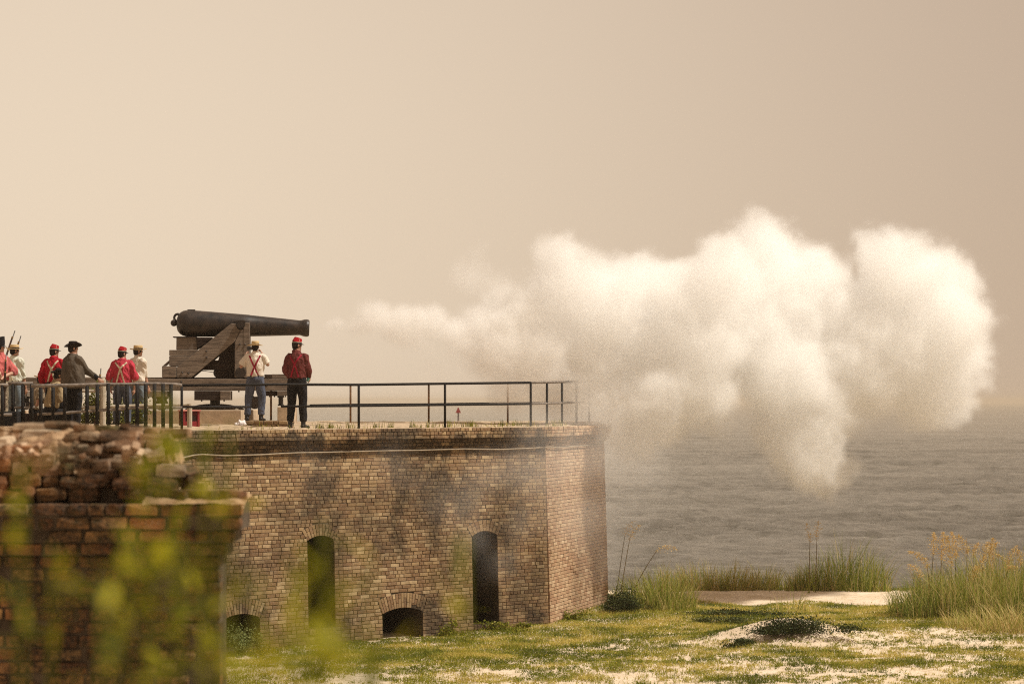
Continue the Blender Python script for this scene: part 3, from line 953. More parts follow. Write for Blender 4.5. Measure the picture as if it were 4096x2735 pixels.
F = np.concatenate([F, [[b + 4, b, b + 3, b + 9], [b + 1, b + 5, b + 8, b + 2], [b + 9, b + 8, b + 6, b + 7]]])
t = NT('water'); P_ = t.pos()
n1 = t.noise(t.scale(P_, (.5, .8, .5)), 1.1, 8, .72, .6)
n2 = t.noise(t.scale(P_, (.5, 1.5, 1)), 2.6, 5, .7)
n3 = t.noise(t.scale(P_, (.03, .12, 1)), .6, 5, .6)
hgt = t.math('ADD', t.math('MULTIPLY', n1, 1.0), t.math('MULTIPLY', n2, .25))
t.bump(hgt, 1.0, 1.3)
c = t.mix(t.ramp(n3, .35, .65), (0.15, 0.132, 0.10), (0.28, 0.25, 0.20))
t.put(t.b.inputs['IOR'], 1.33)
WATER = t.done(c, .12, .5)
o = link(bpy.data.objects.new('sea', mesh_np('sea', V, F, WATER, smooth=True)))
tag(o, kind='structure')

# red day mark out in the sea
mk_ = at(1833, 1690, 420.0)
dm = thing('channel_marker', 'red triangular channel marker on a post standing in the hazy sea', 'channel marker', (mk_.x, 420, SEA_Z))
zt = at(1833, 1629, 420).z - SEA_Z; zb = at(1833, 1651, 420).z - SEA_Z
REDM = simple('marker_red', (0.42, 0.02, 0.03), .6, .3)
m = MB(); w_ = 11 / FP * 420
m.prism([(-w_, -.1, zb), (w_, -.1, zb), (w_ * .1, -.1, zt), (-w_ * .1, -.1, zt)], (0, .2, 0)); m.build('board', REDM, dm)
m = MB(); m.tube([(0, .15, -2), (0, .15, zb + .3)], .16, 8); m.build('pile', simple('pile_grey', (.14, .09, .08), .9), dm)

# ------------------------------------------------------------------ plants
def leaf_mat(name, a, b, c=None, tr=0.35, rough=.6):
    m = bpy.data.materials.new(name); m.use_nodes = True
    n, l = m.node_tree.nodes, m.node_tree.links
    bs = n['Principled BSDF']; out = n['Material Output']
    at_ = n.new('ShaderNodeAttribute'); at_.attribute_name = 'tint'
    oi = n.new('ShaderNodeObjectInfo')
    ad = n.new('ShaderNodeMath'); ad.operation = 'MULTIPLY_ADD'; l.new(oi.outputs['Random'], ad.inputs[0]); ad.inputs[1].default_value = .25; l.new(at_.outputs['Fac'], ad.inputs[2])
    cr = n.new('ShaderNodeValToRGB'); cr.color_ramp.elements[0].color = (*a, 1); cr.color_ramp.elements[1].color = (*(c or b), 1)
    e = cr.color_ramp.elements.new(.55); e.color = (*b, 1)
    l.new(ad.outputs[0], cr.inputs[0]); l.new(cr.outputs[0], bs.inputs['Base Color'])
    bs.inputs['Roughness'].default_value = rough; bs.inputs['Specular IOR Level'].default_value = .2
    tl = n.new('ShaderNodeBsdfTranslucent'); l.new(cr.outputs[0], tl.inputs[0])
    mx = n.new('ShaderNodeMixShader'); mx.inputs[0].default_value = tr
    l.new(bs.outputs[0], mx.inputs[1]); l.new(tl.outputs[0], mx.inputs[2]); l.new(mx.outputs[0], out.inputs['Surface'])
    return m
GRASS = leaf_mat('dune_grass_blade', (0.13, 0.18, 0.025), (0.33, 0.345, 0.06), (0.60, 0.46, 0.2))
COVER = leaf_mat('ground_leaf', (0.045, 0.072, 0.006), (0.245, 0.25, 0.018), (0.54, 0.44, 0.12))
BUSHM = leaf_mat('bush_leaf', (0.022, 0.030, 0.008), (0.055, 0.068, 0.016), (0.13, 0.14, 0.03), tr=.2)
OAT = leaf_mat('oat_seed', (0.42, 0.28, 0.07), (0.62, 0.42, 0.14), (0.75, 0.52, 0.22), tr=.3)
STEM = leaf_mat('oat_stem', (0.10, 0.075, 0.03), (0.20, 0.14, 0.05), (0.30, 0.2, 0.07), tr=.1)

def blades(base, h, w, lean, tint, seg=3, bend=1.0, az=None):
    """curved ribbons: base (n,3); returns V, F, tint"""
    n = len(base)
    az = rng.uniform(0, 2 * np.pi, n) if az is None else az
    face = rng.uniform(0, np.pi, n)
    V = np.zeros((n, (seg + 1) * 2, 3))
    for i in range(seg + 1):
        t_ = i / seg
        off = lean * h * t_ ** 1.7 * bend
        c = base + np.stack([np.cos(az) * off, np.sin(az) * off, h * t_ * np.sqrt(np.clip(1 - (lean * t_ * .6) ** 2, .2, 1))], -1)
        ww = w * (1 - t_) ** .7 * .5 + 0.0005
        s = np.stack([np.cos(face) * ww, np.sin(face) * ww, 0 * ww], -1)
        V[:, 2 * i] = c - s; V[:, 2 * i + 1] = c + s
    k = (seg + 1) * 2
    F = []
    B = np.arange(n)[:, None] * k
    for i in range(seg):
        F.append(np.concatenate([B + 2 * i, B + 2 * i + 1, B + 2 * i + 3, B + 2 * i + 2], 1))
    return V.reshape(-1, 3), np.concatenate(F), np.repeat(tint, k)
def leaves(cen, size, tint, flat=.6):
    """small random leaf quads"""
    n = len(cen)
    a = rng.normal(size=(n, 3)); a[:, 2] *= flat; a /= np.linalg.norm(a, axis=1)[:, None]
    b = rng.normal(size=(n, 3)); b -= a * (a * b).sum(1)[:, None]; b /= np.linalg.norm(b, axis=1)[:, None]
    a *= size[:, None] * .5; b *= size[:, None] * .28
    V = np.stack([cen - a, cen + b, cen + a, cen - b], 1).reshape(-1, 3)
    F = np.arange(n * 4).reshape(n, 4)
    return V, F, np.repeat(tint, 4)
def join(parts):
    V, F, T_, b = [], [], [], 0
    for v, f, t_ in parts:
        V.append(v); F.append(f + b); T_.append(t_); b += len(v)
    return np.concatenate(V), np.concatenate(F), np.concatenate(T_)
def gput(name, parts, mat, parent=None, loc=None):
    V, F, T_ = join(parts)
    if loc is not None: V = V - np.array(loc)
    return link(bpy.data.objects.new(name, mesh_np(name, V, F, mat, T_)), parent)

def in_fort(x, y):
    """points on the fort side of the wall foot"""
    ins = np.ones(len(x), bool)
    for w in (WF, WK):
        ins &= ((x - w.P.x) * w.n.x + (y - w.P.y) * w.n.y) < BAT * T + 0.02
    return ins
# ground cover
def cover(n, x0, x1, y0, y1):
    x = rng.uniform(x0, x1, n); y = y1 - (y1 - y0) * rng.random(n) ** .8
    d = fbm(x, y * 1.8, 5, 1.0)
    d2 = fbm(x + 50, y * 1.6, 4, 4.6)
    want = 0.525 + .018 * (y - 41)                       # greener towards the wall and the dune
    want = want - .30 * np.exp(-(((x - 7.2) / 3.4) ** 2 + ((y - 50.3) / 1.3) ** 2))
    want -= .16 * np.exp(-(((x - 6.2) / 1.9) ** 2 + ((y - 41.2) / .9) ** 2)) + .10 * np.exp(-(((x - 11) / 3.5) ** 2 + ((y - 40.5) / .9) ** 2))
    want += .2 * np.exp(-(((x - 3.5) / 2.0) ** 2 + ((y - 46.5) / 2.0) ** 2)) + .1 * np.exp(-(((x + 2) / 4) ** 2 + ((y - 38.5) / 1.6) ** 2))
    k = (d * .40 + d2 * .42 + vnoise(x * 13, y * 9) * .18 < want + rng.normal(0, .035, n) + .045) & ~in_fort(x, y) & (y < 53.5)
    k &= ~((y > 48.8 + .5 * np.sin(x * 2)) & (y < 52) & (x > 3.9) & (x < 10.2)) | (rng.random(n) < .004)
    return x[k], y[k], d[k]
x, y, d = cover(700000, -7.5, 16, 34, 53)
z = gz_(x, y)
n = len(x)
tint = np.clip((fbm(x + 9, y * 1.2, 5, 1.3) - .5) * 2.0 + .46 + rng.normal(0, .17, n), 0, 1)
h = rng.uniform(.02, .075, n) * (.6 + 1.1 * vnoise(x * 1.2, y * 1.2))
half_ = n // 2
p1 = blades(np.stack([x, y, z - .005], -1)[:half_], h[:half_] * 1.3, np.full(half_, .011), rng.uniform(.2, 1.0, half_), tint[:half_], seg=2)
cen = np.stack([x, y, z + h * .5], -1)[half_:]
p2 = leaves(cen, rng.uniform(.02, .05, n - half_), tint[half_:], .5)
tag(gput('ground_cover', [p1, p2], COVER), kind='stuff')
# flowers: tiny yellow specks
YEL = leaf_mat('yellow_petal', (.6, .42, .03), (.7, .5, .04))
k = rng.random(n) < .006
cen = np.stack([x, y, z + h * 1.1], -1)[k]
tag(gput('ground_flowers', [leaves(cen, np.full(k.sum(), .028), np.full(k.sum(), .3))], YEL), kind='stuff')

WEEDM = leaf_mat('grey_green_leaf', (0.05, 0.07, 0.02), (0.16, 0.19, 0.06), (0.30, 0.32, 0.12))
def tuft(name, label, cat, cx_, cy_, rx, ry, n, h0, h1, tintm=.3, w=.017, lean=.33, group=None, fill=0, edge=.5, straw=.2):
    zc = float(gz_(cx_, cy_))
    r = np.sqrt(rng.random(n)); a = rng.uniform(0, 2 * np.pi, n)
    x = cx_ + rx * r * np.cos(a); y = cy_ + ry * r * np.sin(a)
    h = rng.uniform(h0, h1, n) * (1 - edge * r ** 2) * (.75 + .5 * vnoise(x * 3, y * 3))
    base = np.stack([x, y, gz_(x, y) - .02], -1)
    ti = np.clip(rng.normal(tintm, .18, n), 0, 1)
    ti[rng.random(n) < straw] = .9
    az = a + rng.normal(0, 1.3, n)
    parts = [blades(base, h, np.full(n, w), np.abs(rng.normal(lean, .22, n)), ti, 4, az=az)]
    m = int(n * .35)                                       # short straw coloured litter in the foot
    parts.append(blades(base[:m], h[:m] * .38, np.full(m, w), rng.uniform(.3, 1.2, m), np.clip(rng.normal(.75, .15, m), 0, 1), 2))
    o = gput(name, parts, GRASS, None, (cx_, cy_, zc))
    o.location = (cx_, cy_, zc)
    if cat: tag(o, label, cat, group)
    return o
G = 'clumps of dune grass'
tuft('dune_grass', 'tall green dune grass clump in the middle of the bare sand crest', 'grass clump', 8.35, 51.7, 1.25, .55, 800, .75, 1.45, .22, group=G)
tuft('dune_grass', 'pale hazy dune grass beside the dark bush at the fort corner', 'grass clump', 3.35, 47.3, .95, .8, 850, .65, 1.2, .42, group=G)
tuft('dune_grass', 'short thin dune grass fringe along the crest behind the sand strip', 'grass clump', 5.3, 52.1, 1.6, .35, 1000, .35, .95, .4, group=G, straw=.3, edge=.2)
tuft('dune_grass', 'sparse straw coloured fringe between the two green clumps on the crest', 'grass clump', 6.75, 52.3, .9, .3, 260, .25, .6, .45, group=G, straw=.35)
tuft('dune_grass', 'loose green grass on the crest left of the tall green clump', 'grass clump', 7.35, 51.6, .45, .4, 220, .4, .95, .3, group=G)
tuft('dune_grass', 'sparse upright blades in front of the bare sand strip', 'grass clump', 6.4, 46.9, .5, .5, 46, .35, .75, .3, group=G)
tuft('dune_grass', 'dense tall grass mass below the ripe sea oats', 'grass clump', 10.9, 45.4, 1.9, 2.0, 3000, .7, 1.45, .32, group=G, edge=.35, straw=.35)
tuft('dune_grass', 'dark dense grass at the right end of the dune', 'grass clump', 13.2, 45.0, 2.0, 2.0, 2700, .7, 1.4, .15, group=G, edge=.3, straw=.3)
tuft('dune_grass', 'green grass spikes at the left foot of the sea oats', 'grass clump', 9.1, 45.2, .75, .9, 620, .5, 1.15, .2, group=G, edge=.4)
tuft('dune_grass', 'low grass spilling forward under the sea oats', 'grass clump', 10.9, 42.4, 1.9, .8, 1300, .25, .7, .45, group=G, edge=.3, lean=.6, straw=.4)

def bush(name, label, cx_, cy_, rx, ry, rz, n, size=.05, tm_=.3, mat=BUSHM, stems=10, cat='bush', zoff=0.0, group=None):
    zc = float(gz_(cx_, cy_)) + zoff
    root = thing(name, label, cat, (cx_, cy_, zc), group=group)
    nc = max(8, n // 260)
    cc = rng.normal(size=(nc, 3)); cc /= np.linalg.norm(cc, axis=1)[:, None]
    cc *= rng.uniform(.3, 1.12, (nc, 1)); cc[:, 2] = np.abs(cc[:, 2]) * rng.uniform(.5, 1.15, nc)
    wh = rng.integers(0, nc, n)
    p = cc[wh] + rng.normal(0, 1, (n, 3)) * rng.uniform(.07, .26, nc)[wh][:, None]; p[:, 2] = np.abs(p[:, 2])
    p *= np.array([rx, ry, rz])
    ti = np.clip(rng.normal(tm_, .2, n), 0, 1)
    V, F, T_ = leaves(p, rng.uniform(.6, 1.3, n) * size, ti, .8)
    link(bpy.data.objects.new('foliage', mesh_np('foliage', V, F, mat, T_)), root)
    m = MB()
    for i in range(stems):
        e = cc[i % nc] * np.array([rx, ry, rz]) * .9
        m.tube([(e[0] * .1, e[1] * .1, -.03), (e[0] * .4, e[1] * .4, e[2] * .6), tuple(e)], [.012, .008, .003], 5)
    m.build('stem', STEM, root)
    return root
bush('bush', 'dark low bush growing on the front of the sand mound', 5.6, 40.8, 1.15, .36, .36, 7000, .045, .28)
bush('bush', 'small dark bush left of the mound bush', 4.55, 40.3, .42, .3, .24, 2200, .04, .3)
bush('bush', 'round dark bush at the foot of the fort corner', 2.62, 46.6, .55, .45, .55, 6500, .04, .25)
bush('bush', 'low green creeper over the ridge left of the sand mound', 5.0, 46.0, 1.3, .35, .16, 4200, .045, .55)
bush('bush', 'dark tangled bush among the grass at the dune end', 11.7, 43.1, .8, .6, .7, 9000, .045, .3)
bush('bush', 'low creeping green bush between mound and ridge', 4.6, 44.5, .9, .3, .18, 2600, .04, .5)
bush('weed', 'leafy green weed filling the low arched opening by the old wall', -5.15, 39.05, .42, .30, .55, 2300, .045, .5, WEEDM, cat='weed')
bush('weed', 'broad leaved weeds along the wall foot left of the shoulder', -.15, 43.3, .85, .2, .20, 2600, .055, .25, COVER, cat='weed')
bush('weed', 'small weed beside the sill of the right loophole', -1.25, 42.4, .26, .2, .26, 900, .05, .25, COVER, cat='weed')
bush('weed', 'small weed at the foot of the flank wall', 1.25, 45.3, .4, .15, .3, 1300, .045, .25, COVER, cat='weed')
bush('weed', 'green weed growing inside the right loophole', -.52, 43.75, .2, .15, .24, 500, .045, .2, COVER, cat='weed', zoff=.33)

# sea oats
def oats(label, tip, head, foot, Y, droop=1.0, dens=1.0):
    """tip and head base in photograph pixels, foot x"""
    t_, h_ = at(tip[0], tip[1], Y), at(head[0], head[1], Y)
    zf = float(gz_(ax(foot, Y), Y))
    f_ = Vector((ax(foot, Y), Y, zf))
    t_.y += random.uniform(-.15, .15)
    root = thing('sea_oats', label, 'sea oats', f_, 0, 'ripe sea oats on the dune')
    pts = []
    for i in range(9):
        s = i / 8
        p = f_ * (1 - s) ** 2 + (f_ * .35 + h_ * .65 + Vector((0, 0, .12))) * 2 * s * (1 - s) + h_ * s * s
        pts.append(p - f_)
    m = MB(); m.tube(pts, [.012 * (1 - .5 * i / 8) for i in range(9)], 5, tint=.3); m.build('stem', STEM, root, smooth=True)
    L = (t_ - h_).length
    n = int(dens * 420 * max(.5, L / .5))
    s = rng.random(n)
    hb, tb = np.array(h_ - f_), np.array(t_ - f_)
    dirn = (pts[-1] - pts[-2]).normalized()
    mid = hb + np.array(dirn) * L * .6
    c = hb * (1 - s[:, None]) ** 2 + mid * (2 * s * (1 - s))[:, None] + tb * (s ** 2)[:, None]
    wid = (.062 * np.sin(np.pi * (.12 + .8 * s)) + .008)
    sp = rng.normal(size=(n, 3)) * wid[:, None]; sp[:, 2] = -np.abs(sp[:, 2]) * 1.3
    clump = .5 + .5 * np.sin(s * 38 + rng.uniform(0, 6))
    c = c + sp * (.45 + .8 * clump[:, None])
    V, F, T_ = leaves(c, rng.uniform(.018, .038, n), np.clip(rng.normal(.45, .25, n), 0, 1), 1.4)
    tag(link(bpy.data.objects.new('seed_head', mesh_np('seed_head', V, F, OAT, T_)), root), kind='stuff')
    V, F, T_ = blades(np.zeros((5, 3)) + rng.normal(0, .02, (5, 3)) * [1, 1, 0], rng.uniform(.4, .8, 5), np.full(5, .014), rng.uniform(.3, .9, 5), np.full(5, .3), 4)
    link(bpy.data.objects.new('leaf_tuft', mesh_np('leaf_tuft', V, F, GRASS, T_)), root)
def q(x, y): return (3500 + x / 3.485, 2050 + y / 3.485)
def qf(x): return 3500 + x / 3.485
OL = [('sea oats bent far over to the left, highest arching stalk of the stand', (475, 530), (725, 740), 800, 45.8),
      ('short sea oats with a pale drooping head at the left of the stand', (480, 712), (625, 880), 640, 45.2),
      ('tall sea oats whose slim head curls up at the left end', (822, 268), (815, 565), 760, 46.3),
      ('tall sea oats second from the left with loose lower head', (950, 262), (930, 640), 890, 46.0),
      ('tallest sea oats with a double golden head', (1062, 255), (1130, 600), 1110, 46.2),
      ('sea oats with a heavy hanging head beside the tallest stalk', (985, 300), (1060, 720), 1075, 45.7),
      ('sea oats head leaning left just right of the tallest stalk', (1155, 300), (1285, 560), 1260, 46.6),
      ('slim small sea oats head in the gap of the stand', (1462, 415), (1378, 580), 1380, 46.9),
      ('thin sea oats head leaning right beside the crowded pair', (1588, 400), (1520, 590), 1460, 46.4),
      ('sea oats with a long crowded green gold head', (1655, 345), (1640, 770), 1690, 45.9),
      ('sea oats head sweeping right over the crowded pair', (1705, 400), (1600, 560), 1600, 46.7),
      ('lower sea oats head beneath the crowded pair', (1530, 600), (1455, 790), 1440, 45.5),
      ('sea oats bowing down to the right of the crowded head', (1680, 560), (1835, 800), 1720, 46.1),
      ('curly sea oats head reaching right near the edge', (1980, 450), (1865, 690), 1790, 46.5),
      ('stout upright sea oats head near the right end of the dune', (1988, 505), (2040, 720), 2075, 45.6),
      ('small pale sea oats head low between the stalks', (1980, 745), (1850, 780), 1770, 45.1),
      ('low thin sea oats head under the slim one', (1385, 730), (1385, 900), 1385, 45.2)]
for lb, a, b, f, Y in OL: oats(lb, q(*a), q(*b), qf(f), Y)
oats('lone thin sea oats left of the tall green clump', (3225, 2090), (3240, 2155), 3236, 50.6, dens=.5)
oats('lone thin sea oats right of its twin over the sand crest', (3275, 2078), (3268, 2145), 3262, 50.8, dens=.5)
oats('faint sea oats leaning right beside the fort corner', (2533, 2080), (2500, 2140), 2460, 47.6, dens=.4)
oats('faint sea oats leaning right under its twin by the fort corner', (2560, 2095), (2520, 2150), 2475, 47.3, dens=.4)
oats('sea oats arching low to the right by the fort corner', (2710, 2195), (2630, 2198), 2500, 47.5, dens=.4)

# weeds on top of the rampart
n = 5200
x = rng.uniform(-8, 2.2, n); y = rng.uniform(37, 49.5, n)
def on_top(x, y):
    ins = np.ones(len(x), bool)
    for w in (WF, WK): ins &= ((x - w.P.x) * w.n.x + (y - w.P.y) * w.n.y) < 0.05
    return ins & (y < 38.98 + (x + 6.03) * .8178 + 5.2)
k = on_top(x, y) & (fbm(x, y, 3, 1.1) > .5)
x, y = x[k], y[k]; n = len(x)
parts = [blades(np.stack([x, y, np.full(n, T)], -1), rng.uniform(.03, .11, n), np.full(n, .012), rng.uniform(.1, .7, n), np.clip(rng.normal(.4, .3, n), 0, 1), 2)]
big = []
for (px, py) in ((1278, 1700), (1325, 1697), (1395, 1690), (1510, 1680), (1560, 1692), (1648, 1690), (1720, 1692), (1795, 1690), (1868, 1700), (1888, 1695), (2015, 1700), (2065, 1695), (2120, 1690), (2210, 1692), (2240, 1690), (1060, 1672), (1120, 1670), (1100, 1665)):
    Yk = 1 / (0.02469 - 0.00000226 * (px - 1200)) + (.8 if px > 1200 else 2.6)
    m_ = 22
    bx = ax(px, Yk) + rng.normal(0, .06, m_)
    big.append(blades(np.stack([bx, Yk + rng.normal(0, .08, m_), np.full(m_, T)], -1), rng.uniform(.06, .19, m_), np.full(m_, .013), rng.uniform(.1, .5, m_), np.clip(rng.normal(.35, .3, m_), 0, 1), 2))
tag(gput('rampart_weeds', parts + big, COVER), kind='stuff')
SB = leaf_mat('sprig_leaf', (0.06, 0.075, 0.012), (0.12, 0.13, 0.02), (0.2, 0.19, 0.03))
bush('bush', 'green bush behind the wooden fence post', ax(378, 42.4), 42.4, .42, .3, .95, 2600, .055, .6, SB, zoff=T - 0.0)
bush('bush', 'green bush behind the man with crossed cream braces', ax(478, 42.6), 42.6, .62, .3, .75, 3000, .055, .5, SB, zoff=T)
bush('bush', 'small green bush behind the seated man in the tan jacket', ax(268, 42.4), 42.4, .3, .25, .9, 1200, .055, .5, SB, zoff=T)
for o_ in [o for o in SC.objects if o.get('category') == 'bush' and o.location.y > 42.3 and o.location.z > 3]:
    o_.location.z = T

# ------------------------------------------------------------------ people
SKIN = NT('skin'); v = SKIN.obj()
SKIN = SKIN.done(SKIN.mix(SKIN.ramp(SKIN.noise(v, 22, 4), .35, .7), (0.36, 0.19, 0.125), (0.47, 0.27, 0.19)), .6, .35)
def cloth(name, col, var=.38, sc=9, bump=.8, rough=.9, stretch=(1, 1, .35)):
    t = NT(name); v = t.obj()
    n1 = t.noise(t.scale(v, stretch), sc, 5, .6, .3)
    c = t.mix(t.ramp(n1, .3, .7), tuple(k * (1 - var) for k in col), tuple(min(1, k * (1 + var)) for k in col))
    t.bump(t.noise(t.scale(v, stretch), sc * 2.2, 4, .6, .6), bump, .03)
    return t.done(c, rough, .15)
HAIR = simple('dark_hair', (.016, .011, .009), .8, .2, sc=60)
LEATHER = simple('black_leather', (.014, .012, .011), .5, .4)
BLK = cloth('black_wool', (.013, .012, .013))
STRAW = simple('straw', (.52, .38, .20), .85, .15, var=.22, sc=50, bump=.4)
CREAM = simple('cream_strap', (.55, .47, .33), .8, .2)
REDST = simple('red_strap', (.26, .012, .03), .8, .2)
REDS = cloth('red_shirt', (.36, .012, .022))
ROSE = cloth('faded_red_shirt', (.42, .04, .06))
WINE = cloth('plaid_shirt', (.135, .034, .03), stretch=(3, 3, .5), sc=14)
PINK = cloth('pink_shirt', (.44, .11, .10))
WHITE = cloth('white_shirt', (.66, .58, .48), var=.12)
MINT = cloth('pale_shirt', (.60, .60, .50), var=.12)
COAT = cloth('grey_wool_coat', (.085, .066, .048), var=.35, sc=6)
JEAN = cloth('blue_jeans', (.075, .085, .115), var=.4)
JEAN2 = cloth('pale_jeans', (.13, .155, .17), var=.4)
TAN = cloth('tan_jacket', (.34, .25, .14), var=.3, sc=5, bump=.6)
CAMO = cloth('mottled_shirt', (.28, .22, .15), var=.75, sc=16, stretch=(1, 1, 1))
KRED = simple('kepi_red', (.34, .018, .024), 1.0, .03, var=.35, sc=30)

def bake(mb, name, mat, parent, vox, smooth=4, disp=0.0, dsc=9.0, seed=0.0):
    o = mb.build('tmp_' + name, mat)
    r = o.modifiers.new('r', 'REMESH'); r.mode = 'VOXEL'; r.voxel_size = vox
    s = o.modifiers.new('s', 'SMOOTH'); s.iterations = smooth; s.factor = .5
    dg = bpy.context.evaluated_depsgraph_get()
    me = bpy.data.meshes.new_from_object(o.evaluated_get(dg))
    bpy.data.objects.remove(o)
    n = len(me.vertices)
    if disp:
        co = np.empty(n * 3, np.float32); me.vertices.foreach_get('co', co); co = co.reshape(-1, 3)
        no = np.empty(n * 3, np.float32); me.vertices.foreach_get('normal', no); no = no.reshape(-1, 3)
        f = fbm(co[:, 0] * dsc + co[:, 2] * 3 + seed, co[:, 1] * dsc + co[:, 2] * dsc * .45 + seed, 3) - .5
        g_ = 1 - np.abs(fbm(co[:, 0] * dsc * 1.3 + 40 + seed, (co[:, 2] * 1.0 + co[:, 1]) * dsc * .8, 2) - .5) * 5
        co = co + no * (f * disp + np.clip(g_, 0, 1) * disp * .35)[:, None]
        me.vertices.foreach_set('co', np.ascontiguousarray(co, np.float32).ravel())
    me.polygons.foreach_set('use_smooth', [True] * len(me.polygons))
    me.update(); me.materials.clear(); me.materials.append(mat); me.name = name
    return link(bpy.data.objects.new(name, me), parent)

def xf(mb, start, M):
    for i in range(start, len(mb.v)): mb.v[i] = tuple(M @ Vector(mb.v[i]))
def V3(*a): return Vector(a)
def catm(pts, n=4):
    out = []
    P = [Vector(p) for p in pts]
    for i in range(len(P) - 1):
        a, b, c, d = P[max(i - 1, 0)], P[i], P[i + 1], P[min(i + 2, len(P) - 1)]
        for k in range(n):
            t = k / n
            out.append(.5 * ((2 * b) + (c - a) * t + (2 * a - 5 * b + 4 * c - d) * t * t + (3 * b - a - 3 * c + d) * t ** 3))
    out.append(P[-1]); return out
def limb(mb, pts, rad, n=12, k=4, flat=1.0):
    P = catm(pts, k); rr = []
    for i in range(len(rad) - 1):
        for j in range(k): rr.append(rad[i] + (rad[i + 1] - rad[i]) * j / k)
    rr.append(rad[-1]); mb.tube(P, rr, n, flat=flat)

def hand(mb, w, d, palm, s=1.0, curl=.6, side=1):
    """wrist w, direction d, palm normal; five separate fingers and a thumb"""
    d = d.normalized(); palm = (palm - d * palm.dot(d)).normalized(); x = d.cross(palm) * side
    mb.tube([w, w + d * .035 * s, w + d * .085 * s], [(.026 * s, .02 * s), (.038 * s, .016 * s), (.04 * s, .014 * s)], 10, right=x)
    for i, (off, ln) in enumerate(((-.030, .066), (-.010, .076), (.010, .071), (.029, .055))):
        p = w + d * .078 * s + x * off * s
        pts = [p]; dd = d.copy(); L = ln * s / 3
        for j in range(3):
            dd = (dd + palm * curl * .75).normalized(); L_ = L * (1.15 - .12 * j); pts.append(pts[-1] + dd * L_)
        mb.tube(pts, [.0105 * s, .010 * s, .009 * s, .0075 * s], 7)
    t0 = w + d * .025 * s - x * .022 * s
    t1 = t0 + (d * .7 - x * .9 + palm * .3).normalized() * .035 * s
    t2 = t1 + (d * .9 - x * .3 + palm * .5 * (1 + curl)).normalized() * .03 * s
    t3 = t2 + (d * .9 + x * .1 + palm * .5 * (1 + curl)).normalized() * .024 * s
    mb.tube([t0, t1, t2, t3], [.014 * s, .0125 * s, .011 * s, .008 * s], 7)

